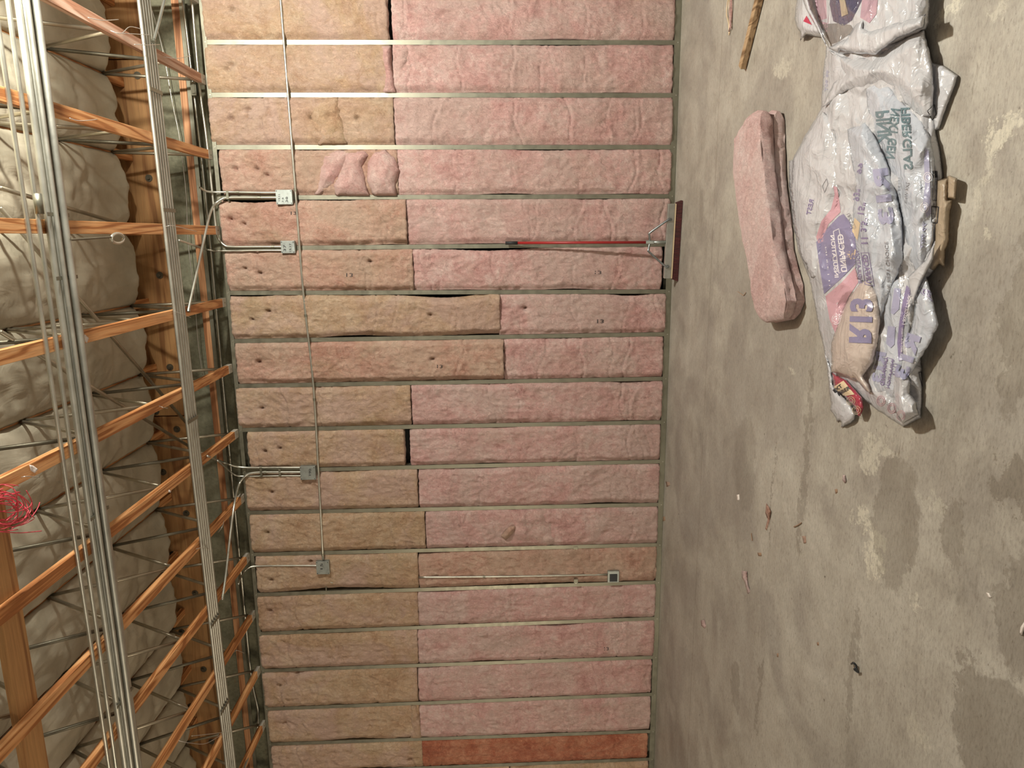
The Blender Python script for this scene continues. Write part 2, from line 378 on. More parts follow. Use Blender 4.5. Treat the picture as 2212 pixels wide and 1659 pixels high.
for z0, z1, zf, nm, lb in ((-.0, .0015, .032, 'bottom', 'long steel floor track holding the foot of the pink insulation wall'), (H - .0015, H, H - .036, 'top', 'long steel top track along the head of the insulation wall')):
    mb = MB(); lo, hi = (0, .052) if nm == 'bottom' else (H - .036, H)
    mb.box(-9, 2.6, -.0035, .092, z0, z1); mb.box(-9, 2.6, -.0035, -.002, lo, hi); mb.box(-9, 2.6, .0905, .092, lo, hi)
    tag(build(mb, 'metal_track', 'stud'), lb, 'track', 'steel tracks')

# holes torn in the batts, in photo pixels
HOLES = [(502, 20), (500, 140), (492, 150), (502, 257), (537, 237), (673, 255), (773, 255), (510, 365), (556, 365), (577, 378), (499, 474), (528, 484), (530, 580), (563, 590),
         (580, 672), (545, 690), (560, 782), (566, 882), (573, 975), (605, 968), (588, 1062), (577, 1150), (672, 1212), (586, 1252), (583, 1318), (850, 1300), (852, 1335),
         (800, 565), (930, 680), (935, 775), (1135, 665), (603, 1480), (640, 1455), (615, 1562), (885, 1640)]
HW = [onY(a, b, 0) for a, b in HOLES]

def batt(i, px0, px1, material, label, out0=0.0, out1=0.0, gapx=0.0, sag=0.0):
    """bay i lies between stud lines i (right of it in the world) and i+1; px0..px1 is its extent along the studs"""
    (rb, rt), (lb, lt) = BAYX[i], BAYX[i + 1]
    cy = ((STUD[i][1] if i < 18 else 1672) + (STUD[i - 1][1] if i > 0 else 40)) / 2
    z1 = min(onY(px0, cy, 0)[2], H - .004); z0 = max(onY(px1, cy, 0)[2], .004)
    nz = max(8, int((z1 - z0) / .0125)); nx = 30; seed = random.random() * 50
    creases = [(random.uniform(z0, z1), random.uniform(-.25, .25), random.uniform(.004, .013)) for _ in range(int((z1 - z0) / .33))]
    g = []
    for a in range(nz + 1):
        z = z0 + (z1 - z0) * a / nz; row = []
        xr = rb + (rt - rb) * z / H - .019; xl = lb + (lt - lb) * z / H + .019
        er = .016 * mn.noise(Vector((seed, z * 1.5, 0))) + .0008 * fbm(seed, z, 5, 30, 2); el = .016 * mn.noise(Vector((seed, z * 1.5, 9))) + .0008 * fbm(seed, z, 7, 30, 2)
        xr = xr + .015 - 4.2 * max(0, er - .001) - .004 * abs(fbm(seed, z, 5, 26, 2)); xl = xl - .0003 + 2.2 * max(0, el - .0025) + sag * math.sin(math.pi * min(1, max(0, (z - z0) / (z1 - z0)))) ** 2
        for b in range(nx + 1):
            u = b / nx; x = xl + (xr - xl) * u
            ed = min(u, 1 - u) * (xr - xl); ez = min(z - z0, z1 - z); k = min(1, max(0, ed - .016) / .035) ** .6
            kz = min(1, max(0, ez) / .02) ** .5
            o = out0 + (out1 - out0) * ((z1 - z) / (z1 - z0))   # bulge toward the lower or upper end
            y = .016 - (.026 + o) * k - .006 * kz
            y -= .013 * fbm(x + seed, seed, z, 3.6, 5) * k
            y -= .006 * (1 - abs(2 * mn.noise(Vector((x * 33 - seed, z * 21, 8))))) * k
            y -= .009 * (1 - abs(2 * mn.noise(Vector((x * 16 + seed, z * 9, 3 + mn.noise(Vector((x * 5, z * 5, seed))))))))
            for zc, sl, dp in creases:
                d = z - zc - sl * (x - xl) - .02 * math.sin(x * 17 + zc * 9)
                y += dp * math.exp(-(d / .008) ** 2) - .5 * dp * math.exp(-((d + .02) / .02) ** 2)
            for h in HW:
                d2 = ((x - h[0]) * 1.3) ** 2 + (z - h[2]) ** 2
                if d2 < .02: y += .055 * math.exp(-d2 / .00032) + .012 * math.exp(-d2 / .003)
            if ed < .022 and o < .004 + .8 * max(0, ed - .008): y = max(y, .0035)
            elif ed < .018: y = max(y, .0035)
            zz = z
            if a == 0: zz += .006 * fbm(x, seed, 1, 24, 2)
            if a == nz: zz += .006 * fbm(x, seed, 4, 24, 2)
            if gapx and a == nz: zz += gapx * (u - .5)
            row.append((x, y, max(zz, .003)))
        g.append(row)
    v = [p for r_ in g for p in r_]; n = nx + 1; f = []
    for a in range(nz):
        for b in range(nx): f.append((a * n + b, a * n + b + 1, (a + 1) * n + b + 1, (a + 1) * n + b))
    rim = [b for b in range(n)] + [a * n + nx for a in range(1, nz + 1)] + [nz * n + b for b in range(nx - 1, -1, -1)] + [a * n for a in range(nz - 1, 0, -1)]
    k = len(v); v += [(v[q][0], .085, v[q][2]) for q in rim]; mlen = len(rim)
    for q in range(mlen):
        f.append((rim[(q + 1) % mlen], rim[q], k + q, k + (q + 1) % mlen))
    f.append(tuple(range(k, k + mlen)))
    mb = MB(); mb.add(v, f)
    return tag(build(mb, 'insulation_batt', material, smooth=True), label, 'insulation', 'fiberglass batts in the stud wall')

ROW = [(443, 838, 848, 1456, 'orange', 'pink'), (447, 846, 850, 1453, 'orange', 'pink'), (452, 851, 853, 1452, 'orange', 'pink'), (478, 860, 860, 1449, 'salmon', 'pink'),
       (478, 879, 880, 1446, 'salmon', 'pink'), (490, 893, 894, 1429, 'salmon', 'pink'), (500, 1080, 1078, 1437, 'orange', 'pink'), (511, 1088, 1089, 1431, 'salmon', 'pink'),
       (512, 887, 890, 1429, 'orange', 'pink'), (536, 873, 886, 1425, 'orange', 'pink'), (532, 902, 905, 1423, 'orange', 'pink'), (541, 918, 920, 1420, 'orange', 'pink'),
       (553, 903, 905, 1417, 'orange', 'salmon'), (557, 903, 903, 1415, 'orange', 'pink'), (561, 902, 903, 1412, 'orange', 'pink'), (568, 901, 904, 1406, 'orange', 'pink'),
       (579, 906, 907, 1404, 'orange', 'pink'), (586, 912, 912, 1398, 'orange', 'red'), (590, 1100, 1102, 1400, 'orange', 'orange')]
CN = {'orange': 'orange-tan', 'salmon': 'salmon', 'pink': 'pink', 'red': 'dark reddish'}
OUT = {4: .022, 5: .022, 6: .03, 7: .03, 10: .012, 11: .008, 2: .006}
for i, (a, b, c, d, m1, m2) in enumerate(ROW):
    batt(i, a, b, m1, '%s fiberglass batt, ceiling-side piece of the %s row from the photo top' % (CN[m1], ORD[i]), 0, OUT.get(i, 0), .04 if i == 99 else 0, .03 if i == 12 else 0)
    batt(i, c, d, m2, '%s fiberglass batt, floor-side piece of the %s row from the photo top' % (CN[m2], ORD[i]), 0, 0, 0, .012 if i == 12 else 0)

# ---------------------------------------------------------------- polygon patches with height, on the wall or on the floor
def inside(P, x, y):
    c = False; n = len(P)
    for i in range(n):
        x1, y1 = P[i]; x2, y2 = P[(i + 1) % n]
        if (y1 > y) != (y2 > y) and x < (x2 - x1) * (y - y1) / (y2 - y1) + x1: c = not c
    return c
def edist(P, x, y):
    a = np.array(P, float); b = np.roll(a, -1, 0); p = np.array((x, y), float); d = b - a
    t = np.clip(((p - a) * d).sum(1) / np.maximum((d * d).sum(1), 1e-9), 0, 1); return np.sqrt((((a + d * t[:, None]) - p) ** 2).sum(1).min())
def tri_patch(P, step):
    B = []
    for i in range(len(P)):
        a = P[i]; b = P[(i + 1) % len(P)]; l = math.dist(a, b); n = max(1, int(l / step))
        for j in range(n): B.append((a[0] + (b[0] - a[0]) * j / n, a[1] + (b[1] - a[1]) * j / n))
    nb = len(B); xs = [p[0] for p in P]; ys = [p[1] for p in P]; pts = list(B)
    y = min(ys); k = 0
    while y < max(ys):
        x = min(xs) + (step / 2 if k % 2 else 0)
        while x < max(xs):
            q = (x + random.uniform(-.2, .2) * step, y + random.uniform(-.2, .2) * step)
            if inside(P, *q) and edist(B, *q) > step * .45: pts.append(q)
            x += step
        y += step * .866; k += 1
    r = delaunay_2d_cdt([Vector(p) for p in pts], [], [tuple(range(nb))], 1, 1e-5)
    return [(v.x, v.y) for v in r[0]], [tuple(f) for f in r[2]]
def patch(P, step, fn, name, material, parent=None, smooth=True, thick=0.0, tdir=None, tagd=None):
    """fn(px, py, edge_distance) -> world point"""
    pv, pf = tri_patch(P, step); v = [fn(x, y, edist(P, x, y)) for x, y in pv]
    f = []
    for t in pf:
        a, b, c = [Vector(v[i]) for i in t[:3]]; nrm = (b - a).cross(c - a)
        to = Vector(CAM) - a; f.append(t if nrm.dot(to) > 0 else t[::-1])
    mb = MB(); mb.add(v, f); o = build(mb, name, material, parent, smooth=smooth)
    if thick:
        s = o.modifiers.new('thickness', 'SOLIDIFY'); s.thickness = thick; s.offset = -1
    return o

# crumpled wads of insulation stuffed on the wall
def wad(P, T, Rr, material, label, lump=.02, step=4.5, base=.0):
    s = random.random() * 40
    def fn(x, y, e):
        k = min(1, e / Rr); h = base + T * math.sqrt(max(0, 1 - (1 - k) ** 2)); w = onY(x, y, -h)
        h += lump * fbm(w[0] + s, 0, w[2], 7, 4) * k + .012 * k * (1 - abs(2 * mn.noise(Vector((w[0] * 12 + s, w[2] * 12, 0)))))
        return tuple(onY(x, y, -h + .012 * (1 - k)))
    o = patch(P, step, fn, 'insulation_wad', material, thick=.006)
    return tag(o, label, 'insulation', 'crumpled insulation wads')
wad([(686, 372), (697, 332), (730, 324), (760, 326), (752, 350), (740, 372), (722, 400), (690, 424), (678, 420)], .05, 22, 'pink', 'pleated pink insulation wad left of the two round lumps in the fourth row')
wad([(745, 328), (788, 324), (800, 334), (786, 360), (792, 392), (800, 424), (725, 424), (718, 400), (732, 372)], .085, 30, 'pink', 'middle pink insulation lump of the crumpled cluster in the fourth row')
wad([(792, 350), (806, 328), (832, 322), (856, 340), (866, 368), (858, 398), (858, 424), (806, 424), (790, 392)], .095, 32, 'pink', 'round pink insulation lump beside the floor-side batt of the fourth row')
wad([(667, 212), (732, 208), (738, 236), (749, 270), (752, 314), (686, 315), (684, 280), (672, 262)], .048, 18, 'orange', 'raised tan insulation fold across the third row')
wad([(822, 98), (846, 97), (848, 140), (858, 201), (826, 202), (830, 160), (824, 120)], .042, 10, 'pink', 'narrow folded batt end standing across the second row')
wad([(849, 97), (887, 97), (886, 130), (872, 160), (860, 186), (853, 160)], .028, 16, 'pink', 'pointed pink flap hanging beside the folded batt end in the second row')
wad([(1096, 1100), (1186, 1096), (1194, 1130), (1205, 1172), (1180, 1180), (1120, 1178), (1088, 1165), (1100, 1140)], .035, 24, 'pink', 'bulging pink tuft pushed over the stud in the twelfth row', .03)
wad([(1080, 1158), (1100, 1136), (1116, 1134), (1112, 1150), (1092, 1168)], .03, 8, 'salmon', 'small rolled fringe at the corner of the bulging pink tuft', .01, 3, .03)
wad([(812, 1285), (850, 1281), (896, 1282), (898, 1350), (850, 1353), (806, 1353), (808, 1320)], .018, 14, 'orange', 'patched square of tan insulation in the fourteenth row')
wad([(885, 1522), (902, 1524), (910, 1560), (912, 1596), (886, 1596), (884, 1560)], .028, 8, 'orange', 'narrow folded tan strip at the joint of the seventeenth row')

# stamped numbers on batts
def glyphs(s, bold=.0):
    c = bpy.data.curves.new('t', 'FONT'); c.body = s; c.size = 1; c.offset = bold; c.resolution_u = 3; o = bpy.data.objects.new('t', c); COL.objects.link(o)
    bpy.context.view_layer.update()
    me = bpy.data.meshes.new_from_object(o.evaluated_get(bpy.context.evaluated_depsgraph_get()))
    bm = bmesh.new(); bm.from_mesh(me); bmesh.ops.triangulate(bm, faces=bm.faces)
    bpy.data.objects.remove(o); bpy.data.curves.remove(c); bpy.data.meshes.remove(me); return bm
def text_patch(s, A, ang, Lp, Hp, fn, name, material, parent, bold=.02, maxe=6.0, mirror=True):
    """text starts at pixel A and runs along ang (degrees, image frame, y down); Lp x Hp pixels"""
    bm = glyphs(s, bold); xs = [v.co.x for v in bm.verts]; ys = [v.co.y for v in bm.verts]
    x0, x1, y0, y1 = min(xs), max(xs), min(ys), max(ys); d = (math.cos(math.radians(ang)), math.sin(math.radians(ang)))
    u = (-d[1], d[0]) if mirror else (d[1], -d[0])
    for v in bm.verts:
        gx = (v.co.x - x0) / (x1 - x0) * Lp; gy = (v.co.y - y0) / (y1 - y0) * Hp
        v.co = (A[0] + gx * d[0] + gy * u[0], A[1] + gx * d[1] + gy * u[1], 0)
    for _ in range(4):
        es = [e for e in bm.edges if e.calc_length() > maxe]
        if not es: break
        bmesh.ops.subdivide_edges(bm, edges=es, cuts=1); bmesh.ops.triangulate(bm, faces=bm.faces)
    bm.verts.index_update(); v = [fn(q.co.x, q.co.y) for q in bm.verts]; f = []
    for t in bm.faces:
        t = tuple(q.index for q in t.verts); a, b, c = [Vector(v[i]) for i in t[:3]]
        f.append(t if (b - a).cross(c - a).dot(Vector(CAM) - a) > 0 else t[::-1])
    bm.free(); mb = MB(); mb.add(v, f); o = build(mb, name, material, parent); return o

# ---------------------------------------------------------------- conduits and boxes
def P3(q):
    k, a, b, c = q; return onY(a, b, c) if k == 'y' else onZ(a, b, c)
def conduit(pts, r, label, straps=(), sub=8, group='electrical conduits', material='conduit'):
    p = smooth_path([P3(q) for q in pts], sub); base = min(p, key=lambda q: q.z)
    t = thing('conduit', label, 'conduit', tuple(base), group)
    build(MB().tube(p, r, 12), 'tube', material, t, smooth=True)
    for k in straps:
        i = min(len(p) - 2, max(0, int(k * (len(p) - 1)))); c = p[i]; d = (p[i + 1] - p[i]).normalized()
        build(MB().tube([c - d * .012, c + d * .012], r * 1.35, 12), 'coupling', 'stud', t, smooth=False)
    return t
Yc = -.034
conduit([('y', 602, -40, Yc), ('y', 606, 0, Yc), ('y', 638, 410, Yc), ('y', 655, 630, Yc), ('y', 677, 835, Yc), ('y', 690, 1060, Yc), ('y', 698, 1209, Yc)], .010,
        'long conduit running across all the studs down to the small box', (.34, .55, .70, .985))
ZC = H - .028
def jbox(cx, cy, w, h, label, lines, dep=.055):
    p0 = onY(cx - w / 2, cy + h / 2, -.002); p1 = onY(cx + w / 2, cy - h / 2, -.002)
    x0, x1 = sorted((p0[0], p1[0])); z0, z1 = sorted((p0[2], p1[2]))
    t = thing('junction_box', label, 'electrical box', ((x0 + x1) / 2, -.03, z0), 'junction boxes')
    build(MB().box(x0, x1, -dep, -.003, z0, z1), 'box_body', 'box', t, bevel=.003)
    build(MB().box(x0 + .001, x1 - .001, -dep - .0035, -dep - .0005, z0 + .001, z1 - .001), 'cover_plate', 'box', t, bevel=.001)
    for sx, sz in ((x0 + .010, z0 + .010), (x1 - .010, z1 - .010), (x0 + .010, z1 - .010), (x1 - .010, z0 + .010)):
        build(MB().disc((sx, -dep - .0035, sz), (0, -1, 0), .004, .002, 8), 'screw', 'darkplug', t)
    for s, A, L_, H_ in lines:
        text_patch(s, A, -90, L_, H_, lambda x, y: tuple(onY(x, y, -dep - .0045)), 'marker_writing', 'ink', t, .01, 20, False)
    return t
jbox(617.5, 426.5, 33, 32, 'uppermost junction box with marker writing on its cover', [('13,11', (606, 434), 14, 5), ('7,9', (614, 437), 10, 5), ('38', (622, 437), 12, 5)])
jbox(625.5, 533.5, 28, 27, 'square junction box on the fifth stud below the uppermost box', [('37', (618, 543), 14, 6), ('15,17', (630, 544), 18, 5)])
jbox(668, 1018, 31, 29, 'junction box where three stacked conduits meet', [('190', (672, 1027), 14, 5)])
jbox(700, 1221, 26, 28, 'small junction box at the end of the long cross conduit', [('15', (697, 1230), 13, 5)])
# boxes' conduits
conduit([('y', 601, 416, -.03), ('y', 560, 416, -.03), ('y', 500, 415, -.03), ('y', 465, 415, -.05), ('y', 445, 413, -.10), ('y', 432, 405, -.16)], .009, 'short conduit from the uppermost box curling under the trusses', (.35,))
conduit([('y', 601, 427, -.03), ('y', 560, 427, -.03), ('y', 495, 427, -.03), ('y', 478, 431, -.04), ('y', 462, 444, -.08), ('z', 452, 468, ZC), ('z', 440, 520, ZC), ('z', 424, 592, ZC), ('z', 410, 655, ZC), ('z', 407, 672, ZC)],
        .010, 'conduit from the uppermost box sweeping diagonally under the trusses', (.12, .985))
conduit([('y', 611, 533, -.03), ('y', 560, 533, -.03), ('y', 500, 533, -.03), ('y', 484, 529, -.03), ('y', 472, 515, -.03), ('y', 467, 495, -.03), ('y', 461, 440, -.03), ('y', 446, 300, -.03), ('y', 430, 177, -.03), ('y', 413, -20, -.03)],
        .010, 'conduit turning from the square box to run along the top track', (.06, .55))
conduit([('y', 611, 541, -.03), ('y', 560, 541, -.03), ('y', 480, 542, -.03), ('y', 458, 541, -.04), ('y', 440, 537, -.12), ('z', 410, 527, H - .03), ('z', 386, 519, H - .03)], .0085, 'lower thin conduit of the square box fading under the trusses', (.45,))
conduit([('y', 652, 1010, -.03), ('y', 600, 1010, -.03), ('y', 530, 1010, -.03), ('y', 500, 1005, -.06), ('y', 475, 996, -.12), ('z', 448, 985, ZC)], .009, 'top conduit of the three entering the lower junction box', (.3,))
conduit([('y', 652, 1020, -.038), ('y', 600, 1020, -.038), ('y', 550, 1021, -.038), ('y', 530, 1028, -.05), ('y', 516, 1048, -.08), ('z', 507, 1085, ZC), ('z', 498, 1150, ZC), ('z', 488, 1240, ZC), ('z', 480, 1296, ZC)], .010,
        'middle conduit of the lower box sweeping down along the trusses', (.2, .97))
conduit([('y', 652, 1028, -.03), ('y', 600, 1028, -.03), ('y', 530, 1029, -.03), ('y', 508, 1026, -.06), ('y', 492, 1014, -.12), ('z', 470, 995, ZC)], .0075, 'lowest thin conduit of the three entering the lower junction box', (.3,))
conduit([('y', 687, 1222, -.03), ('y', 620, 1222, -.03), ('y', 560, 1223, -.03), ('y', 538, 1226, -.05), ('y', 524, 1240, -.10), ('z', 515, 1262, ZC)], .008, 'conduit leaving the small box toward the ceiling')
conduit([('y', 703, 1236, -.018), ('y', 706, 1250, -.016), ('y', 716, 1258, -.014), ('y', 738, 1259, -.010)], .008, 'short bent conduit stub below the small box')
conduit([('y', 905, 1247, -.03), ('y', 1100, 1245, -.03), ('y', 1312, 1241, -.03)], .009, 'low straight conduit leading to the outlet box', (.40,))
# blocking and outlet
pA = onY(1240, 1181, 0); pB = onY(1246, 1255, 0)
tag(build(MB().box(pB[0], pA[0], -.004, .03, pB[2] - .006, pA[2] + .004), 'metal_blocking', 'stud', bevel=.001), 'short steel blocking piece bridging two studs beside the outlet box', 'blocking', 'stud blocking')
pA = onY(701, 1236, 0); pB = onY(706, 1276, 0)
tag(build(MB().box(pB[0], pA[0], -.005, .02, pB[2], pA[2]), 'metal_blocking', 'stud', bevel=.001), 'short steel strut under the small junction box', 'blocking', 'stud blocking')
ot = thing('outlet_box', 'grey outlet box with black receptacle near the floor', 'electrical box', tuple(onY(1323, 1241, -.02)))
p0 = onY(1311, 1254, 0); p1 = onY(1336, 1229, 0); x0, x1 = p0[0], p1[0]; z0, z1 = p1[2], p0[2]
build(MB().box(x0, x1, -.045, -.003, z0, z1), 'box_body', 'box', ot, bevel=.003)
build(MB().box(x0 + .012, x1 - .03, -.049, -.0455, z0 + .018, z1 - .018), 'receptacle', 'darkplug', ot, bevel=.001)
p = onY(1243, 1251, 0); cl = thing('conduit_strap', 'steel strap clamping the low conduit to the blocking', 'clamp', tuple(p))
build(MB().box(p[0] - .03, p[0] + .02, -.044, -.041, p[2] - .02, p[2] + .02), 'strap_plate', 'stud', cl, bevel=.001)
build(MB().disc((p[0] - .02, -.0445, p[2]), (0, -1, 0), .005, .003, 8), 'screw', 'conduit', cl)
# straps on the paired conduits of box one and three
for (a, b, lb) in ((491, 421, 'small strap holding the pair of conduits at the uppermost box'), (564, 1020, 'small strap on the stacked conduits near the bend'), (604, 1020, 'small strap on the stacked conduits near the lower box')):
    q = onY(a, b, -.045); mb = MB().box(q[0] - .035, q[0] + .035, -.047, -.044, q[2] - .010, q[2] + .010)
    tag(build(mb, 'conduit_strap', 'stud'), lb, 'clamp')

# stamps on the insulation
bv = None
dg = bpy.context.evaluated_depsgraph_get()
batts = [o for o in COL.objects if o.name.startswith('insulation_batt')]
def on_batt(x, y):
    p = onY(x, y, -.07); d = Vector(ray(x, y)).normalized(); best = None
    for o in batts:
        ok, loc, nrm, idx = o.ray_cast(Vector(p) - o.location, d)
        if ok:
            q = loc + o.location
            if best is None or q.y < best.y: best = q
    if best is None: return tuple(onY(x, y, -.01))
    return tuple(best - d * .0025)
bpy.context.view_layer.update()
for s, A, L_, H_ in (('13', (628, 464), 12, -7), ('13', (748, 590), 14, 8), ('13', (1285, 585), 14, 7), ('13', (1290, 690), 14, 8), ('13', (944, 788), 12, 7), ('13', (1305, 1398), 10, 7)):
    bm_par = None
    w0 = on_batt(A[0] + 6, A[1]); own = min(batts, key=lambda o: min(abs((o.location + Vector(c)).x - w0[0]) + abs((o.location + Vector(c)).z - w0[2]) * .2 for c in [Vector((0, 0, k * .2)) for k in range(9)]))
    text_patch(s, (A[0], A[1]), 0, L_, abs(H_), on_batt, 'stamped_number', 'ink', own, .0, 20, H_ > 0)

# ---------------------------------------------------------------- ledger, strips and things above the track
for k, (xa, xb, lb) in enumerate(((-.09, 2.6, 'bolted timber ledger section nearest the photo top'), (-3.13, -.10, 'longest bolted timber ledger section, between its two seams'), (-9, -3.14, 'dark timber ledger section toward the photo bottom'))):
    t = thing('timber_ledger', lb, 'timber beam', ((xa + xb) / 2, .115, 4.432), 'ledger boards bolted to the concrete')
    build(MB().box(xa, xb, .07, .159, 4.432, 5.12), 'beam', 'ledger', t, bevel=.003)
    n = 0; X = xb - .12
    while X > xa:
        if X < .9:
            z = 4.677 if n % 2 else 4.507
            build(MB().disc((X, .0695, z), (0, -1, 0), .030, .006, 16).disc((X, .064, z), (0, -1, 0), .014, .016, 6), 'bolt', 'webdark', t)
        n += 1; X -= .41
tag(build(MB().box(-9, 2.6, .115, .158, 4.132, 4.192), 'wood_nailer', 'chordx'), 'reddish wood nailer strip fixed along the grey concrete above the track', 'wood strip')
tag(build(MB().box(-9, 2.6, .100, .1145, 4.122, 4.125).box(-9, 2.6, .1, .104, 4.092, 4.122), 'metal_angle', 'stud'), 'thin steel angle below the reddish nailer strip', 'steel angle')
conduit([('y', 395, 0, .08), ('y', 443, 410, .08), ('y', 481, 820, .08), ('y', 521, 1239, .08), ('y', 542, 1454, .08), ('y', 558, 1540, .08), ('y', 552, 1590, .0), ('z', 528, 1659, ZC), ('z', 520, 1690, ZC)], .011,
        'conduit running along the concrete above the track and bending away low in the photo', (.3, .7), material='conduit')
p = onY(416, 190, .0); tag(build(MB().box(p[0] - .055, p[0] + .055, .02, .07, p[2] - .02, p[2] + .025).box(p[0] - .04, p[0] + .04, .012, .02, p[2] - .012, p[2] + .014), 'metal_bracket', 'stud', bevel=.002), 'small galvanized bracket between the first and second truss ends', 'bracket')

# ---------------------------------------------------------------- open-web trusses
CHX = [.34] + [-.275, -.865, -1.482, -2.095, -2.683, -3.285, -3.905, -4.495, -5.09, -5.69, -6.29, -6.90, -7.5]
TOPN = [-.26 - .775 * k for k in range(-0, 9)]
for j, X in enumerate(CHX):
    lab = 'open-web roof truss with orange wood chord, %s from the top of the photo' % ORD[max(0, j - 1)]
    if j == 0: lab = 'open-web roof truss whose chord lies mostly above the frame'
    t = thing('roof_truss', lab, 'truss', (X, -3.5, H), 'open-web roof trusses')
    w = .036; cm = 'chordfade' if j <= 1 else 'chord'
    build(MB().box(X - w, X + w, -7.3, -.09, H + .002, H + .040), 'bottom_chord', cm, t, bevel=.002)
    build(MB().box(X - w - .001, X + w + .001, -.0895, -.005, H + .001, H + .041), 'end_plate', 'endgrey', t, bevel=.001)
    build(MB().disc((X, -.045, H + .001), (0, 0, -1), .006, .003, 8), 'screw', 'webdark', t)
    build(MB().box(X - w, X + w, -7.3, .065, H + .70, H + .738), 'top_chord', 'chord', t, bevel=.002)
    for k, y in enumerate(TOPN):
        if y < -5.4: break
        a = (X, y, H + .715); b1 = (X, y - .385, H + .03); b2 = (X, y + .385 if k else -.02, H + .03)
        build(MB().tube([b1, a], .0125, 8), 'web_tube', 'web', t, smooth=True)
        build(MB().tube([a, b2], .0125, 8), 'web_tube', 'webdark' if k % 2 else 'web', t, smooth=True)
# long diagonal bracing pipes over the chords
for a, b, lb in (((0, 448), (410, 922), 'long bracing pipe crossing the trusses from the left edge, steepest'), ((0, 716), (425, 974), 'second bracing pipe crossing lower over the trusses'),
                 ((0, 406), (250, 480), 'upper bracing pipe passing over the second and third truss')):
    q = [onZ(a[0], a[1], H + .30), onZ(b[0], b[1], H + .42)]
    tag(build(MB().tube(q, .013, 8), 'bracing_pipe', 'web', smooth=True), lb, 'pipe', 'bracing pipes above the chords')

# roof insulation blankets, one per bay
for j in range(len(CHX) - 1):
    xa, xb = CHX[j + 1] + .006, CHX[j] - .006; s = random.random() * 30; mb = MB(); nx, ny = 30, 260
    y0, y1 = -7.2, -.27; zt = H + .693; v = []
    off = random.uniform(-.03, .03)
    def sf(u, y):
        k = math.sin(math.pi * u) ** .45
        seam = abs((y - off + 7) % .78 - .39) ; sm = 1 - .30 * math.exp(-((.39 - seam) / .035) ** 2)
        z = zt - (.062 * k) * sm - .012 * fbm(u * 2 + s, y, 0, 2.3, 3) * k
        n1 = mn.noise(Vector((u * 1.7 + s, y * 1.1, 0))); n2 = mn.noise(Vector((u * 1.3, y * 1.4 + s, 4)))
        tr = lambda q: 4 * abs(q - math.floor(q) - .5) - 1
        z -= .012 * k * max(tr(y * .9 + u * .55 + n1 * 1.3 + s), tr(y * .7 - u * .8 + n2 * 1.5)) + .005 * k * tr(y * 2.6 + u * 1.4 + n2 * 2.5)
        z -= .010 * (1 - k) * mn.noise(Vector((u * 3, y * 16, s)))
        return z
    for a in range(ny + 1):
        y = y0 + (y1 - y0) * a / ny
        for b in range(nx + 1):
            u = b / nx; x = xa + (xb - xa) * u; e = y1 - y
            yy = y + (.05 * fbm(u * 2 + s, 0, 0, 2, 2) + .03 * math.sin(u * math.pi)) * max(0, 1 - e / .3)
            z = sf(u, y) + .0 
            v.append((x, yy, z))
    n = nx + 1
    f = [(a * n + b, (a + 1) * n + b, (a + 1) * n + b + 1, a * n + b + 1) for a in range(ny) for b in range(nx)]
    k0 = len(v)                                     # rounded end that turns up at the ledger
    for r_ in range(1, 7):
        q = r_ / 6
        for b in range(nx + 1):
            p = v[ny * n + b]; v.append((p[0], p[1] + .085 * math.sin(q * 1.6) + .012 * mn.noise(Vector((b * .4, q * 4, s))), p[2] + .30 * q * q))
    for r_ in range(6):
        for b in range(nx):
            A = (ny * n if r_ == 0 else k0 + (r_ - 1) * n); B = k0 + r_ * n
            f.append((A + b, B + b, B + b + 1, A + b + 1))
    mb.add(v, f)
    o = build(mb, 'insulation_blanket', 'facing', smooth=True); sd = o.modifiers.new('t', 'SOLIDIFY'); sd.thickness = .02; sd.offset = -1
    lab = 'white-faced roof insulation blanket in the %s bay from the photo top' % ORD[max(0, j)]
    tag(o, lab, 'insulation', 'white-faced insulation between the trusses')

# conduit bundles strapped under the trusses
def xpipe(ya, yb, r, dz, name, parent=None, xa=2.6, xb=-9, material='conduit'):
    return build(MB().tube([(xa + (xb - xa) * k / 20, ya + (yb - ya) * k / 20, H - .001 - r - dz + .001 * math.sin(k * 2.1)) for k in range(21)], r, 12), name, material, parent, smooth=True)
t = thing('conduit_bundle', 'flat bundle of five bright conduits under the trusses, nearer the pink wall', 'conduit bundle', (-3, -1.0, H - .03), 'conduit bundles under the trusses')
for k in range(5): xpipe(-.985 - .038 * k, -.812 - .038 * k, .0125, 0, 'conduit_tube', t, material='bundle')
for X in (-.55, -1.35, -2.9, -4.6, -5.4):
    yy = -.955 + .145 * (2.6 - X) / 11.6 - .03
    build(MB().box(X - .013, X + .013, yy - .172, yy + .018, H - .0335, H - .0305), 'strap', 'stud', t)
t = thing('conduit_bundle', 'thicker bundle of conduits under the trusses, farther from the pink wall', 'conduit bundle', (-3, -2.36, H - .05), 'conduit bundles under the trusses')
for k in range(5): xpipe(-2.245 - .035 * k - .03, -2.275 - .04 * k, .0165, 0, 'conduit_tube', t, material='bundle')
for k, r in ((0, .018), (1, .012)): xpipe(-2.31 - .07 * k, -2.39 - .04 * k, r, .034, 'conduit_tube', t, material='bundle')
for X in (-1.42, -1.75, -3.1, -4.3):
    build(MB().box(X - .010, X + .010, -2.455, -2.262, H - .0385, H - .0355), 'strap', 'stud', t)
o = xpipe(-2.60, -2.56, .011, 0, 'conduit'); tag(o, 'single thin conduit running beside the far bundle, nearest the left edge', 'conduit', 'electrical conduits')
t = thing('conduit', 'grey single conduit with a large coupling between the thin conduit and the bundle', 'conduit', (-1.4, -2.49, H - .04), 'electrical conduits')
xpipe(-2.478, -2.53, .0115, 0.0, 'tube', t, material='conduit')
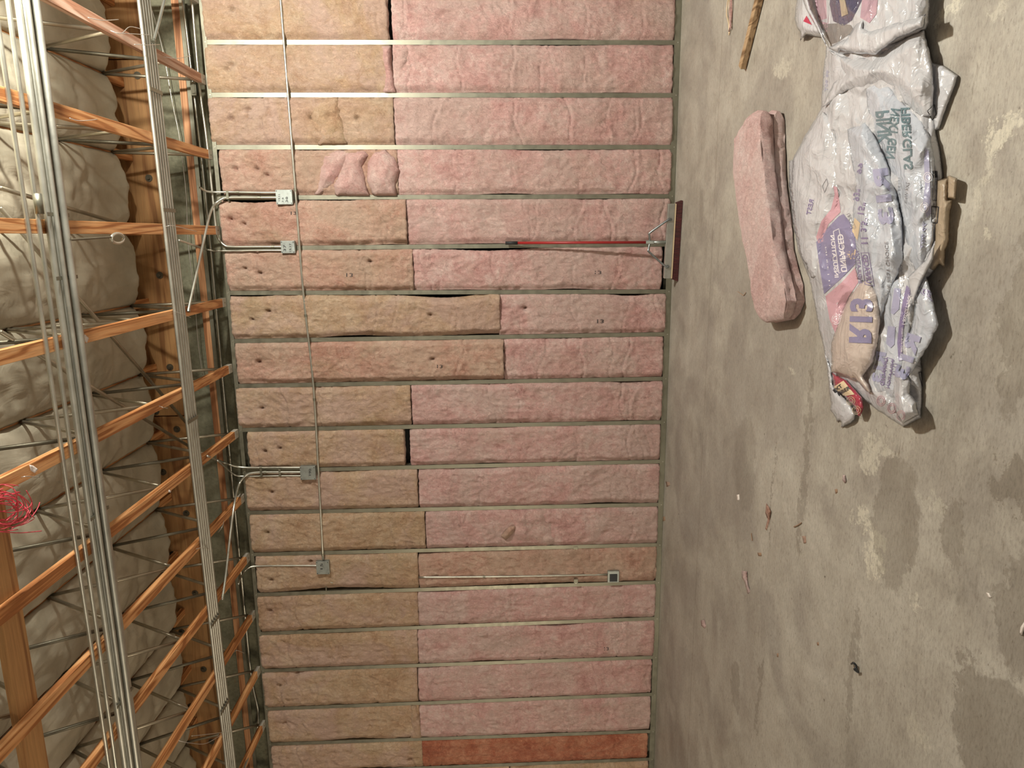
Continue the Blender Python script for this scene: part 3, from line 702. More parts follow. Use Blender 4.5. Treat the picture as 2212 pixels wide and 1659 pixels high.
build(MB().tube([(-1.32, -2.49, H - .02), (-1.42, -2.49, H - .02)], .021, 12), 'coupling', 'stud', t, smooth=True)
tag(build(MB().box(-8, -2.74, -3.13, -2.98, H + .043, H + .081), 'wood_plank', 'ledger'), 'brown plank lying across the truss chords at the lower left', 'plank')
conduit([('z', 332, 88, H - .045), ('z', 345, 40, H - .05), ('z', 362, -30, H - .055)], .010, 'short bright conduit branching upward from the near bundle', (.02,))

# hook, wires, tags
q = [onZ(153, 518, H - .10), onZ(240, 512, H - .10)]
t = thing('hanger_rod', 'thin steel rod with bright loop hanging below the third truss', 'hanger', tuple(q[0]))
build(MB().tube([Vector(a) for a in q], .006, 8), 'rod', 'webdark', t)
c = Vector(onZ(254, 515, H - .10)); a = (Vector(q[1]) - Vector(q[0])).normalized(); b = Vector((1, 0, 0)); ring = [c + a * .07 * math.cos(k * math.pi / 10) + b * .028 * math.sin(k * math.pi / 10) for k in range(21)]
build(MB().tube(ring, .009, 8), 'loop', 'conduit', t, smooth=True)
WIRES = [[(190, 38), (222, 44), (256, 42)], [(238, 66), (262, 72), (280, 58), (306, 63)], [(252, 72), (285, 73), (325, 76)], [(290, 96), (318, 97), (345, 96)], [(354, 123), (385, 126), (412, 120)],
         [(150, 255), (172, 261), (210, 258)], [(357, 490), (375, 488), (425, 500)], [(376, 672), (395, 679), (412, 686)], [(344, 877), (352, 880), (362, 882)], [(46, 1031), (60, 1029), (86, 1031)],
         [(472, 1150), (480, 1138), (484, 1125)], [(424, 1186), (436, 1183), (452, 1186)], [(414, 1590), (450, 1586), (483, 1582)], [(386, 1600), (410, 1605), (445, 1606), (480, 1586)], [(506, 1409), (512, 1405), (528, 1411)]]
WL = ['near the first truss chord', 'hooked on the first truss', 'straight across the first truss', 'where the first truss meets the bundle', 'by the end of the first truss', 'on the second truss chord',
      'on the third truss beside the bundle', 'on the fourth truss beside the bundle', 'on the fifth truss', 'near the white tag on the fifth truss', 'below the seventh truss end', 'crossing the near bundle halfway down',
      'loose at the lower bundle, straight', 'loose at the lower bundle, bent', 'by the ninth truss end']
for P, lb in zip(WIRES, WL):
    p = smooth_path([Vector(onZ(a, b, H - .012 - .03 * (i % 2) - .02 * random.random())) for i, (a, b) in enumerate(P)], 5)
    tag(build(MB().tube(p, .0022, 6), 'tie_wire', 'wire', smooth=True), 'thin twisted tie wire ' + lb, 'wire', 'loose tie wires on the trusses')
tag(build(MB().tube(smooth_path([Vector(onY(a, b, .05)) for a, b in ((325, 10), (352, 110), (372, 220), (388, 300), (402, 420), (406, 520), (420, 640), (428, 740), (438, 810))], 5), .0028, 6), 'hanging_wire', 'wire', smooth=True),
    'thin pale wire draped along the grey concrete behind the near bundle', 'wire')
for P, lb in (([(183, 722), (192, 730), (188, 741), (179, 732)], 'white paper scrap stuck on the fourth truss chord'), ([(64, 1004), (72, 1006), (83, 1014), (75, 1022), (66, 1016)], 'curled white tag hanging on the fifth truss chord'),
              ([(365, 1058), (370, 1060), (369, 1064), (364, 1063)], 'tiny white scrap on the sixth truss chord'), ([(205, 1094), (209, 1095), (209, 1112), (206, 1116)], 'white sticker on the far conduit bundle')):
    zz = H - .001 if 'bundle' not in lb else H - .0345
    o = patch(P, 4, lambda x, y, e: tuple(onZ(x, y, zz - .003 * math.sin(x * .5))), 'paper_tag', 'paper', thick=.001); tag(o, lb, 'paper', 'paper scraps on the roof framing')
# tangled pink cable
t = thing('cable_coil', 'tangled coil of thin pink cable hanging at the left edge', 'cable', tuple(onZ(20, 1095, H - .05)))
for k in range(16):
    cx, cy = random.uniform(-14, 22), random.uniform(1080, 1110); rx, ry = random.uniform(28, 62), random.uniform(20, 48); ph = random.uniform(0, 6.3); p = []
    for i in range(26):
        a = ph + i / 25 * random.uniform(5.2, 6.6); p.append(Vector(onZ(cx + rx * math.cos(a) , cy + ry * math.sin(a), H - .05 - .03 * math.sin(a * 2 + k))))
    build(MB().tube(smooth_path(p[::3], 4), .0022, 6), 'cable_loop', 'pinkwire', t, smooth=True)
build(MB().tube(smooth_path([Vector(onZ(a, b, H - .06)) for a, b in ((0, 1130), (30, 1138), (60, 1125), (80, 1100), (86, 1085))], 5), .0022, 6), 'cable_loop', 'pinkwire', t, smooth=True)
build(MB().tube(smooth_path([Vector(onZ(a, b, H - .06)) for a, b in ((0, 1149), (45, 1151), (90, 1147))], 5), .0022, 6), 'cable_loop', 'pinkwire', t, smooth=True)

# ================================================================ BROOM
hx0 = onZ(1472, 440, .05)[0]; hx1 = onZ(1462, 606, .05)[0]; top = Vector(onY(1092, 525, -.05)); 
yb = onZ(1469, 523, 0)[1]; A = Vector((onZ(1466, 440, .1)[0], yb - .02, .075)); B = Vector((onZ(1460, 606, .1)[0], yb + .035, .075))
t = thing('push_broom', 'wide push broom with red handle leaning against the pink wall', 'broom', (0.5 * (A.x + B.x), yb, 0))
ax = (B - A).normalized(); nz = Vector((0, 0, 1)); ny = ax.cross(nz).normalized()
def beam(p, q, w, z0, z1, w2=None):
    mb = MB(); w2 = w if w2 is None else w2; v = []
    for z, ww in ((z0, w2), (z1, w)):
        for e, s in ((p, 1), (q, 1), (q, -1), (p, -1)): v.append((e.x + ny.x * ww * s, e.y + ny.y * ww * s, z))
    return mb.add(v, [(0, 3, 2, 1), (4, 5, 6, 7), (0, 1, 5, 4), (1, 2, 6, 5), (2, 3, 7, 6), (3, 0, 4, 7)])
A2 = A - ax * .03; B2 = B + ax * .0
build(beam(A - ax * .012, B, .020, .062, .122), 'broom_block', 'block', t, bevel=.004)
build(beam(A - ax * .012, B, .0225, .053, .0615), 'edge_strip', 'p_cream', t)
rows = MB(); nb = 58; Lh = (B - A).length + .03
for i in range(nb):
    for k in (-1, 0, 1):
        c = A - ax * .022 + ax * (Lh * (i + .5) / nb) + ny * (k * .013); fl = (ny * k * .009 + ax * (.03 * (i / nb - .5)))
        rows.tube([(c.x, c.y, .0525), (c.x + fl.x, c.y + fl.y, .002)], .0058, 6, True, .0085)
build(rows, 'bristles', 'bristle', t)
mid = (A + B) / 2 + Vector((.0, 0, 0)); mid.z = .121
hd = (top - mid).normalized(); ce = mid + hd * .16
build(MB().tube([mid - hd * .005, mid + hd * .12], .014, 12), 'socket', 'box', t, smooth=True)
build(MB().tube([mid + hd * .10, mid + hd * .165], .0185, 10), 'brace_clamp', 'box', t)
build(MB().tube([mid + hd * .14, top - hd * .10], .0115, 12), 'handle', 'redpaint', t, smooth=True)
build(MB().tube([top - hd * .105, top], .0145, 12), 'handle_grip', 'rubber', t, smooth=True)
for e, s in ((A + ax * .12, -1), (B - ax * .10, 1)):
    e = Vector((e.x, e.y - .024, .098)); q0 = mid + hd * .13
    p = [q0, q0 + ax * s * .06 + hd * .012 + Vector((0, -.012, 0)), q0 + ax * s * .085 + hd * .002 + Vector((0, -.016, 0)), e + Vector((0, -.006, .018)), e + Vector((0, -.004, 0))]
    build(MB().tube(smooth_path(p, 4), .0088, 10), 'brace_rod', 'chrome', t, smooth=True)
    build(MB().disc(e + Vector((0, .004, 0)), (0, -1, 0), .013, .014, 12), 'brace_bolt', 'chrome', t)

# ================================================================ FLOOR: loose folded batt
t = thing('folded_batt', 'loose folded pink fiberglass batt lying on the concrete floor', 'insulation', (-1.5, -2.6, 0))
TOP = [((1637, 240), (1622, 238), .155), ((1641, 300), (1583, 300), .15), ((1646, 371), (1581, 375), .144), ((1658, 460), (1593, 470), .135), ((1669, 539), (1606, 540), .126), ((1690, 615), (1618, 610), .118), ((1697, 650), (1626, 665), .11), ((1692, 690), (1645, 698), .09)]
def batt_half(zlo, zhi, off, seed, front=0.0):
    sec = []; n = len(TOP)
    dense = []
    for i in range(n - 1):
        for k in range(14):
            u = k / 14; (a, b, c), (d, e, f_) = TOP[i], TOP[i + 1]
            dense.append(((a[0] + (d[0] - a[0]) * u, a[1] + (d[1] - a[1]) * u), (b[0] + (e[0] - b[0]) * u, b[1] + (e[1] - b[1]) * u), c + (f_ - c) * u))
    dense.append(TOP[-1]); mb = MB(); v = []; ns = 40; m_ = len(dense)
    for i, (near, far, hz) in enumerate(dense):
        p = Vector(onZ(near[0], near[1], hz)); q = Vector(onZ(far[0], far[1], hz)); p.y -= front
        endk = min(1, (min(i, m_ - 1 - i) + .25) / 5) ** .5; s = hz / .21
        c = (p + q) / 2; hw = (p - q).length / 2; ax2 = (p - q).normalized(); cz = (zlo + zhi) / 2 * s; hh = (zhi - zlo) / 2 * s * endk; hw *= (.75 + .25 * endk)
        for k in range(ns):
            a = 2 * math.pi * k / ns; cx = math.copysign(abs(math.cos(a)) ** .2, math.cos(a)); sz = math.copysign(abs(math.sin(a)) ** .28, math.sin(a))
            w = c + ax2 * (hw * cx); nn = 1 + .05 * fbm(w.x + seed, w.y, cz + sz, 7, 5)
            w = c + ax2 * (hw * cx * nn); z = cz + hh * sz * (nn + .12 * fbm(w.x, w.y, seed, 11, 4)); v.append((w.x, w.y, max(z, .003)))
    f = [(i * ns + k, (i + 1) * ns + k, (i + 1) * ns + (k + 1) % ns, i * ns + (k + 1) % ns) for i in range(m_ - 1) for k in range(ns)]
    f += [tuple(range(ns)), tuple(range((m_ - 1) * ns, m_ * ns))[::-1]]
    return mb.add(v, f)
build(batt_half(.090, .212, 0, 3.1), 'upper_fold', 'loosepink', t, smooth=True)
build(batt_half(.0, .098, 0, 8.7, -.012), 'lower_fold', 'loosepink', t, smooth=True)

# ================================================================ FLOOR: torn packaging bag
def tri(x): x = x - math.floor(x); return 4 * abs(x - .5) - 1
def crumple(x, y, s, amp=1.0):
    n1 = mn.noise(Vector((x / 90 + s, y / 160, 0))); n2 = mn.noise(Vector((x / 60, y / 110 + s, 7)))
    a = tri((x + 34 * n1 - .12 * y + s * 13) / 46); b = tri((x * .55 + .5 * y + 50 * n2) / 74); c = tri((y - .4 * x + 40 * n1) / 120)
    r = max(a * .6, b) * .5 + .35 * c
    f = mn.voronoi(Vector((x / 26 + s, y / 42, 0)))[0]
    rd = (1 - abs(2 * mn.noise(Vector((x / 30 + s + .004 * y, y / 95, 3 + s))))) ** 7 + .7 * (1 - abs(2 * mn.noise(Vector((x / 44 + s, y / 38 - x / 90, 11))))) ** 7
    r += .14 * rd
    return amp * (r + .16 * (f[1] - f[0]))
def film_fn(base, rise, Rr, amp, s, dome=0.0):
    def fn(x, y, e):
        k = min(1, e / Rr); return base + rise * math.sqrt(max(0, 1 - (1 - k) ** 2)) + amp * k * (crumple(x, y, s) + .9) + dome * k
    return fn
BVS = []
def film_piece(P, base, rise, Rr, amp, s, name, material, parent, step=3.4, ragged=1.2):
    hf = film_fn(base, rise, Rr, amp, s)
    P = [p for p in P]
    Q = []
    for i in range(len(P)):
        a = P[i]; b = P[(i + 1) % len(P)]; l = math.dist(a, b); n = max(1, int(l / 9))
        for j in range(n):
            x = a[0] + (b[0] - a[0]) * j / n; y = a[1] + (b[1] - a[1]) * j / n; k = ragged if j else 0
            Q.append((x + k * 2 * mn.noise(Vector((x / 9, y / 9, s))), y + k * 2 * mn.noise(Vector((x / 9, y / 9, s + 9)))))
    o = patch(Q, step, lambda x, y, e: tuple(onZ(x, y, hf(x, y, e))), name, material, parent, smooth=True, thick=.0006)
    w0 = Vector(o['w']); me = o.data
    BVS.append(BVHTree.FromPolygons([v.co + w0 for v in me.vertices], [tuple(p.vertices) for p in me.polygons])); return o
def on_film(x, y, lift=.0022):
    d = Vector(ray(x, y)).normalized(); best = None
    for b in BVS:
        r_ = b.ray_cast(Vector(CAM), d)
        if r_[0] is not None and (best is None or r_[3] < best[3]): best = r_
    if best is None: return tuple(onZ(x, y, .012))
    return tuple(best[0] - d * lift)

bag = thing('packaging_bag', 'large torn white and purple printed plastic insulation bag crumpled on the floor', 'plastic bag', (-1.5, -3.2, 0))
BODY = [(1785, 100), (1995, 60), (2014, 134), (2022, 289), (2031, 330), (2036, 372), (2034, 480), (2032, 566), (2005, 600), (1992, 640), (1985, 760), (1990, 778), (1993, 834), (1989, 903), (1950, 922), (1887, 880), (1861, 859), (1838, 838), (1800, 824),
        (1795, 800), (1780, 760), (1765, 690), (1748, 600), (1725, 545), (1712, 480), (1704, 400), (1704, 348), (1712, 345), (1740, 290), (1773, 237), (1777, 160)]
film_piece([(2010, 134), (2036, 141), (2069, 163), (2065, 181), (2038, 253), (2029, 278), (2016, 284)], .006, .012, 10, .006, 2.2, 'corner_flap', 'film', bag)
film_piece([(2020, 386), (2050, 384), (2050, 430), (2058, 431), (2054, 454), (2051, 516), (2043, 541), (2040, 577), (2029, 572), (2018, 584), (2003, 583), (2012, 540), (2018, 450)], .012, .02, 12, .010, 4.2, 'tan_strip', 'filmtan', bag)
film_piece([(2046, 381), (2052, 379), (2068, 385), (2064, 431), (2046, 428)], .026, .010, 6, .004, 1.2, 'strip_loop', 'filmtan', bag, 2.6, .3)
film_piece([(1781, 762), (1798, 800), (1800, 830), (1815, 848), (1838, 872), (1850, 893), (1846, 907), (1838, 914), (1822, 921), (1817, 924), (1817, 912), (1812, 908), (1808, 912), (1806, 905), (1793, 886), (1795, 872), (1787, 800)],
           .006, .02, 14, .010, 3.3, 'torn_tail', 'film', bag)
film_piece([(1797, 805), (1830, 822), (1862, 858), (1866, 880), (1858, 900), (1852, 899), (1846, 880), (1822, 854), (1801, 838)], .03, .012, 12, .006, 5.3, 'tail_print', 'filmred', bag, 3.4, .3)
film_piece(BODY, .005, .014, 26, .024, 1.0, 'bag_body', 'film', bag)
film_piece([(1712, 348), (1740, 292), (1776, 240), (1800, 260), (1812, 330), (1815, 420), (1800, 470), (1775, 520), (1768, 600), (1752, 600), (1728, 545), (1716, 480), (1708, 400)], .034, .010, 25, .016, 6.1, 'crinkled_side', 'film', bag)
film_piece([(1868, 190), (1885, 183), (1920, 186), (1938, 208), (1960, 230), (1992, 262), (2010, 300), (2019, 345), (2018, 440), (2016, 520), (2004, 575), (1985, 600), (1962, 560), (1950, 480), (1932, 400), (1912, 340), (1890, 290), (1876, 240)],
           .040, .010, 30, .022, 7.7, 'clear_fold', 'filmblue', bag)
film_piece([(1830, 280), (1870, 262), (1892, 300), (1915, 350), (1935, 410), (1948, 480), (1952, 560), (1935, 600), (1920, 640), (1902, 690), (1880, 620), (1850, 600), (1846, 540), (1842, 460), (1848, 400), (1838, 340)], .050, .008, 24, .024, 8.9, 'printed_fold', 'filmblue', bag)
film_piece([(1855, 612), (1880, 600), (1898, 640), (1903, 690), (1900, 730), (1887, 784), (1866, 812), (1885, 850), (1872, 846), (1848, 820), (1815, 808), (1796, 804), (1796, 739), (1817, 677), (1835, 640)], .050, .038, 44, .012, 3.9, 'stuffed_pocket', 'filmbeige', bag)
film_piece([(1905, 610), (1940, 596), (1962, 640), (1968, 700), (1955, 800), (1960, 850), (1930, 860), (1895, 850), (1882, 830), (1895, 770), (1905, 700)], .036, .008, 20, .012, 5.0, 'lower_panel', 'filmblue', bag)
film_piece([(1998, 596), (2004, 606), (2016, 651), (2027, 702), (2008, 742), (1969, 806), (1958, 812), (1948, 800), (1955, 760), (1970, 700), (1976, 660), (1969, 645), (1985, 622)], .046, .010, 22, .010, 9.4, 'raised_corner', 'filmblue', bag)
film_piece([(1932, 790), (1960, 808), (1968, 826), (1966, 850), (1980, 870), (1986, 896), (1950, 915), (1930, 880), (1928, 840)], .048, .016, 16, .018, 2.9, 'creamy_fold', 'film', bag)
film_piece([(1960, 600), (2000, 560), (2020, 520), (2016, 560), (1990, 610), (1972, 660), (1968, 645)], .060, .01, 7, .004, 4.7, 'edge_roll', 'film', bag, 2.6, .3)
film_piece([(1784, 106), (1820, 122), (1880, 126), (1895, 118), (1960, 78), (1996, 62), (2012, 134), (2018, 190), (2012, 250), (1985, 250), (1955, 225), (1935, 190), (1905, 178), (1868, 190), (1830, 195), (1790, 225), (1776, 232), (1800, 180), (1822, 160), (1812, 130)],
           .040, .012, 26, .018, 6.6, 'crinkled_sheet', 'film', bag)

top_bag = thing('plastic_bag', 'open plastic bag showing pink and dark contents at the top edge of the photo', 'plastic bag', (-.6, -3.1, 0))
film_piece([(1728, -50), (1716, 40), (1722, 62), (1728, 68), (1728, 88), (1742, 76), (1772, 80), (1790, 90), (1770, 0), (1760, -50)], .02, .03, 14, .014, 1.7, 'side_flap', 'film', top_bag)
film_piece([(1755, -50), (1758, 0), (1772, 60), (1790, 104), (1815, 118), (1880, 118), (1940, 92), (2000, 64), (2007, 49), (2011, -50)], .034, .036, 30, .016, 2.5, 'outer_film', 'film', top_bag)
def content(P, m, nm, ht=.0): return patch(P, 3.2, lambda x, y, e: on_film(x, y, .003 + ht), nm, m, top_bag, smooth=False)
content([(1752, -40), (1782, -40), (1790, 40), (1786, 72), (1768, 40)], 'filmpink', 'pink_content')
content([(1768, 45), (1788, 50), (1793, 0), (1798, -40), (1783, -40), (1786, 40)], 'filmclear', 'clear_window', .003)
content([(1796, -40), (1866, -40), (1862, 0), (1840, 44), (1822, 56), (1800, 46), (1792, 10)], 'filmnavy', 'dark_content')
content([(1812, -10), (1822, -12), (1832, 30), (1818, 36)], 'filmtan', 'brown_fold', .006)
content([(1776, 52), (1812, 50), (1838, 54), (1845, 66), (1812, 90), (1795, 96), (1780, 76)], 'filmsilver', 'silver_content')
content([(1870, -40), (1900, -40), (1893, 30), (1878, 50), (1858, 38), (1862, 0)], 'filmpink', 'pink_content')
content([(1735, 46), (1742, 34), (1754, 54), (1744, 50)], 'p_red', 'red_mark')
film_piece([(1722, -45), (1736, -45), (1752, 20), (1772, 60), (1788, 102), (1782, 96), (1762, 58), (1740, 18)], .088, .012, 6, .003, 3.7, 'rolled_edge', 'film', top_bag, 2.6, .3)
film_piece([(1790, 102), (1830, 82), (1850, 50), (1870, 35), (1866, 60), (1880, 66), (1930, 50), (2000, 30), (1996, 60), (1940, 82), (1892, 118), (1850, 116), (1815, 108), (1812, 116)], .080, .02, 12, .008, 8.2, 'folded_hem', 'film', top_bag)

# print on the film
def ink(P, m, nm='printed_panel', lift=.0028, par=None): return patch(P, 3, lambda x, y, e: on_film(x, y, lift), nm, m, bag if par is None else par, smooth=False)
def word(s, A, ang, Lp, Hp, m, lift=.003, bold=.025): return text_patch(s, A, ang, Lp, Hp, lambda x, y: on_film(x, y, lift), 'printed_word', m, bag, bold, 3.0, True)
ink([(1812, 467), (1790, 490), (1763, 523), (1768, 560), (1774, 600), (1780, 635), (1815, 604), (1848, 570), (1850, 540), (1846, 510), (1836, 480), (1822, 462)], 'p_purple')
ink([(1783, 640), (1818, 610), (1848, 577), (1854, 610), (1834, 640), (1817, 677), (1804, 720), (1792, 690)], 'p_pink')
ink([(1795, 452), (1803, 420), (1800, 402), (1808, 404), (1814, 440), (1816, 458), (1790, 484), (1778, 512), (1780, 520), (1768, 526), (1763, 512), (1774, 478)], 'p_pink', 'rose_smear')
word('UNFACED', (1817, 588), -96, 82, 13, 'p_white', .004); word('INSULATION', (1803, 600), -96, 92, 9, 'p_white', .004)
word('11 | 3.5 IN.', (1790, 618), -96, 90, 4, 'p_white', .004, 0)
ink([(1846, 470), (1858, 482), (1852, 520), (1840, 500)], 'p_cream'); ink([(1829, 543), (1836, 543), (1836, 556), (1829, 556)], 'p_cream')
for k in range(2):
    ink([(1836 + 7 * k, 560), (1839 + 7 * k, 560), (1846 + 3 * k, 540), (1843 + 3 * k, 538)], 'p_cream')
def frame(P, m, wd=1.6, lift=.0032, nm='printed_outline'):
    cx = sum(p[0] for p in P) / len(P); cy = sum(p[1] for p in P) / len(P); n = len(P)
    for i in range(n):
        a = P[i]; b = P[(i + 1) % n]; l = math.dist(a, b); u = ((b[1] - a[1]) / l * wd / 2, -(b[0] - a[0]) / l * wd / 2)
        ink([(a[0] + u[0], a[1] + u[1]), (b[0] + u[0], b[1] + u[1]), (b[0] - u[0], b[1] - u[1]), (a[0] - u[0], a[1] - u[1])], m, nm, lift)
frame([(1812, 590), (1829, 584), (1812, 494), (1800, 500)], 'p_white')
word('R13', (1833, 740), -88, 96, 50, 'p_purple', .004, .05)
word('R13', (1918, 362), 83, 122, 34, 'p_lav', .004, .05)
word('R13', (1990, 728), 108, 100, 32, 'p_lav', .004, .05)
word('R13', (1915, 762), 100, 66, 22, 'p_lav', .004, .05)
word('FIBERGLAS', (1965, 232), 87, 134, 20, 'p_teal', .003, .03)
word('NEXT GEN', (1944, 236), 96, 108, 20, 'p_teal', .003, .03)
word('PINK', (1920, 238), 84, 72, 30, 'p_teal', .003, .03)
word('2X4 Walls', (1964, 394), 97, 46, 7, 'p_grey', .003, 0)
word('11 | 3.5 IN. 16 IN. 93', (1945, 384), 88, 86, 6, 'p_grey', .003, 0)
word('93"', (1842, 434), -86, 26, 14, 'p_violet', .004, .02); word('15"', (1852, 462), -82, 26, 14, 'p_violet', .004, .02)
word('3.5"', (1858, 500), -84, 30, 13, 'p_violet', .004, .02); word('11', (1860, 527), -90, 14, 14, 'p_violet', .004, .03)
word('99', (1850, 375), -80, 24, 10, 'p_violet', .004, .02)
word('UNFACED', (1872, 612), -100, 62, 12, 'p_violet', .004, .03); frame([(1868, 614), (1888, 618), (1876, 546), (1860, 546)], 'p_violet', 1.2)
word('INSULATION', (1855, 612), -96, 70, 8, 'p_violet', .004, .02)
word('THE BEST CHOICE', (1917, 640), -93, 118, 7, 'p_grey', .004, 0)
word('MORE INFO', (1946, 617), -92, 44, 5, 'p_grey', .004, 0)
ink([(1958, 616), (1966, 624), (1965, 640), (1956, 680), (1950, 720), (1949, 778), (1941, 780), (1938, 740), (1942, 700), (1950, 650)], 'p_violet')
word('1-800-GET-PINK', (1948, 700), -78, 66, 7, 'p_white', .005, .01); word('(1-800-438-7465)', (1944, 770), -88, 62, 5, 'p_white', .005, 0)
ink([(1932, 622), (1946, 624), (1942, 668), (1930, 680), (1924, 676)], 'p_lav'); ink([(1918, 704), (1934, 706), (1932, 744), (1924, 752), (1914, 742)], 'p_lav')
ink([(1999, 318), (2006, 326), (2008, 360), (2010, 420), (2012, 460), (2002, 470), (1994, 440), (1998, 400), (1996, 350)], 'p_lav')
word('99.90T', (2002, 480), 96, 60, 9, 'p_lav', .003, .02)
for cx, cy in ((2004, 383), (1997, 448), (1806, 690), (1903, 866), (1926, 882), (1946, 898)):
    col = 'p_white' if cx < 1900 and cy < 700 or cx > 1990 else 'p_pink'
    for rr in (11, 7):
        P = [(cx + rr * .8 * math.cos(a * math.pi / 6), cy + rr * math.sin(a * math.pi / 6)) for a in range(12)]
        frame(P, col, 1.2)
frame([(2016, 371), (2025, 371), (2023, 433), (2015, 433)], 'p_black', 1.2); frame([(2013, 446), (2027, 447), (2024, 482), (2013, 481)], 'p_black', 2.2)
ink([(2015, 369), (2025, 369), (2026, 384), (2015, 384)], 'p_black'); frame([(2003, 240), (2018, 226), (2022, 246), (2014, 260)], 'p_black', 1.5)
frame([(1985, 620), (2003, 630), (2016, 652), (1990, 634)], 'p_violet', 1.2); word('CED', (1997, 622), 30, 22, 12, 'p_violet', .004, .03)
frame([(1985, 804), (1991, 804), (1993, 836), (1988, 818)], 'p_black', 1.2)
word('UNFACED', (1918, 774), 98, 60, 9, 'p_violet', .004, .02); frame([(1906, 828), (1920, 833), (1929, 776), (1916, 772)], 'p_violet', 1)
word('INSULATION', (1932, 778), 100, 62, 7, 'p_violet', .004, .01); word('11 15', (1938, 786), 98, 26, 7, 'p_violet', .004, 0)
word('REST', (1758, 432), 102, 34, 10, 'p_violet', .004, .02); frame([(1776, 402), (1785, 386), (1788, 398), (1781, 416)], 'p_grey', 1)
word('UNFACED', (1835, 460), 65, 36, 8, 'p_grey', .004, 0)
word('99 90T', (1791, 152), 95, 46, 6, 'p_lav', .003, 0)
ink([(1800, 836), (1822, 822), (1846, 852), (1822, 856)], 'p_cream', 'printed_panel', .003)
text_patch('EXT', (1803, 849), -38, 22, 8, lambda x, y: on_film(x, y, .005), 'printed_word', 'p_black', bag, .03, 5, False)
text_patch('FIBER', (1812, 855), -30, 30, 8, lambda x, y: on_film(x, y, .005), 'printed_word', 'p_black', bag, .03, 5, False)
for cx, cy in ((1838, 866), (1850, 886)):
    for rr in (9, 5): frame([(cx + rr * math.cos(a * math.pi / 5), cy + rr * math.sin(a * math.pi / 5)) for a in range(10)], 'p_cream', 1.1, .004)

# ================================================================ FLOOR: scraps
def scrap(P, m, label, h=.006, name='insulation_scrap', cat='scrap', group=None):
    Rr = 6
    o = patch(P, 4, lambda x, y, e: tuple(onZ(x, y, .002 + h * min(1, e / Rr) ** .5 + .002 * mn.noise(Vector((x / 3, y / 3, 0))))), name, m, thick=.004); o['w'] = o['w']
    return tag(o, label, cat, group)
G = 'scraps on the concrete floor'
scrap([(1602, 1233), (1614, 1234), (1615, 1255), (1620, 1278), (1615, 1283), (1609, 1258), (1603, 1248)], 'loosepink', 'ragged long pink scrap alone in the lower middle of the floor', .014, group=G)
scrap([(1514, 1340), (1522, 1339), (1525, 1352), (1522, 1358), (1515, 1352)], 'loosepink', 'chunky oval pink scrap nearest the lower wall', .016, group=G)
scrap([(1655, 1088), (1660, 1093), (1666, 1104), (1662, 1125), (1656, 1146), (1653, 1142), (1658, 1122), (1653, 1108)], 'salmon', 'brownish long twist of fluff above the ragged pink scrap', .016, 'insulation_scrap', group=G)
scrap([(1820, 1026), (1826, 1026), (1828, 1038), (1825, 1044), (1820, 1038)], 'loosepink', 'small pink scrap below the torn bag', .012, group=G)
scrap([(1803, 1057), (1808, 1056), (1809, 1064), (1805, 1067)], 'dirt', 'dark crumb next to the small pink scrap', .010, 'debris_crumb', group=G)
scrap([(1732, 1158), (1740, 1158), (1741, 1173), (1736, 1174)], 'salmon', 'faint flat salmon scrap right of the brownish twist', .004, group=G)
scrap([(1636, 1194), (1644, 1194), (1645, 1201), (1638, 1201)], 'dirt', 'tiny tan crumb above the ragged pink scrap', .010, 'debris_crumb', group=G)
scrap([(1591, 1069), (1596, 1068), (1597, 1080), (1592, 1082)], 'paper', 'tiny white crumb left of the brownish twist', .008, 'debris_crumb', group=G)
scrap([(1438, 1040), (1446, 1041), (1447, 1048), (1440, 1052)], 'salmon', 'tan crumb tight against the floor track', .012, 'debris_crumb', group=G)
scrap([(1430, 1116), (1436, 1116), (1437, 1124), (1431, 1126)], 'dirt', 'brown crumb tight against the floor track, below the tan one', .010, 'debris_crumb', group=G)
scrap([(2130, 1280), (2136, 1281), (2142, 1291), (2136, 1292)], 'paper', 'white chip toward the right edge of the floor', .004, 'debris_chip', group=G)
scrap([(2204, 1355), (2214, 1340), (2220, 1345), (2208, 1372), (2202, 1370)], 'paper', 'white curl at the right edge of the photo', .02, 'debris_chip', group=G)
scrap([(1678, 1412), (1681, 1411), (1681, 1419), (1678, 1419)], 'dirt', 'pinhead brown crumb mid floor', .005, 'debris_crumb', group=G)
scrap([(1764, 1388), (1768, 1387), (1769, 1394), (1765, 1394)], 'dirt', 'dark crumb above the black plastic bit', .006, 'debris_crumb', group=G)
scrap([(2004, 200), (2012, 199), (2012, 202), (2004, 203)], 'paper', 'short pale splinter right of the torn bag', .004, 'debris_chip', group=G)
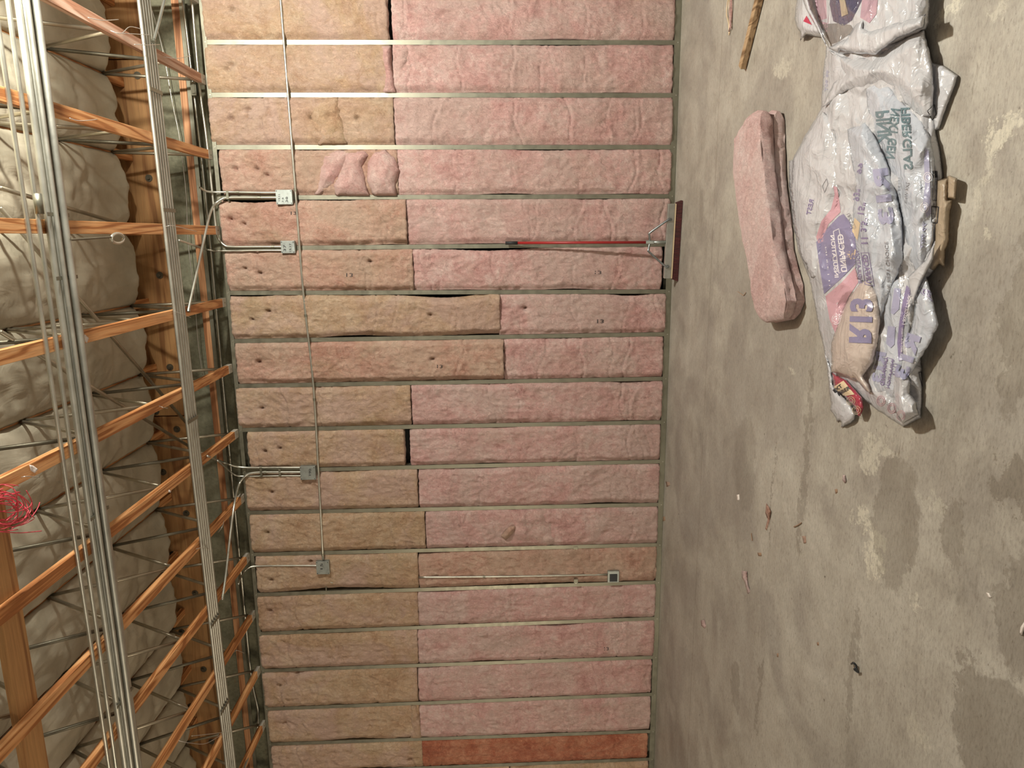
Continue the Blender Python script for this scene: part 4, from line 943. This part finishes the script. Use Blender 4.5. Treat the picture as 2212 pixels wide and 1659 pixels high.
t = thing('plastic_bit', 'small crumpled black plastic bit on the lower floor', 'scrap', tuple(onZ(1848, 1443, 0)), G)
build(MB().tube(smooth_path([Vector(onZ(a, b, c)) for a, b, c in ((1840, 1434, .008), (1844, 1432, .022), (1850, 1440, .012), (1846, 1446, .02), (1854, 1452, .008), (1850, 1444, .024))], 5), .005, 6), 'twist', 'darkplug', t, smooth=True)
for P, lb in (([(1715, 1138), (1724, 1134), (1731, 1129)], 'thin bent twig near the brownish twist'), ([(1623, 1152), (1624, 1160), (1625, 1168)], 'short straight twig left of the tiny tan crumb')):
    tag(build(MB().tube(smooth_path([Vector(onZ(a, b, .004)) for a, b in P], 4), .003, 6), 'twig', 'dirt', smooth=True), lb, 'twig', G)
tag(build(MB().tube(smooth_path([Vector(onZ(a, b, .004)) for a, b in ((1594, 630), (1600, 634), (1606, 638), (1611, 632))], 4), .0022, 6), 'twig', 'dirt', smooth=True), 'curved dark wire near the folded batt', 'wire', G)
# wooden stick and pink strands at the top
p = Vector(onZ(1604, 146, .02)); q = Vector(onZ(1650, -40, .02)); d = (q - p).normalized(); nn = Vector((-d.y, d.x, 0)) * .026; mb = MB(); v = []
for e in (p, q):
    for s, z in ((1, .004), (-1, .004), (-1, .04), (1, .04)): v.append((e.x + nn.x * s, e.y + nn.y * s, z))
mb.add(v, [(0, 1, 2, 3), (7, 6, 5, 4), (0, 4, 5, 1), (1, 5, 6, 2), (2, 6, 7, 3), (3, 7, 4, 0)])
tag(build(mb, 'wood_offcut', 'stick', bevel=.003), 'narrow brown wood offcut on the floor at the photo top', 'wood')
t = thing('fiber_strand', 'frayed pink fiber strand beside the wood offcut', 'scrap', tuple(onZ(1576, 30, 0)), G)
for k in range(5):
    build(MB().tube(smooth_path([Vector(onZ(1580 - 2 * k + random.uniform(-3, 3), 0 + b, .006 + .01 * random.random())) for b in (-8, 12, 32, 50, 60 + 4 * k)], 4), .004 if k else .007, 6), 'strand', 'pink' if k < 3 else 'p_cream', t, smooth=True)
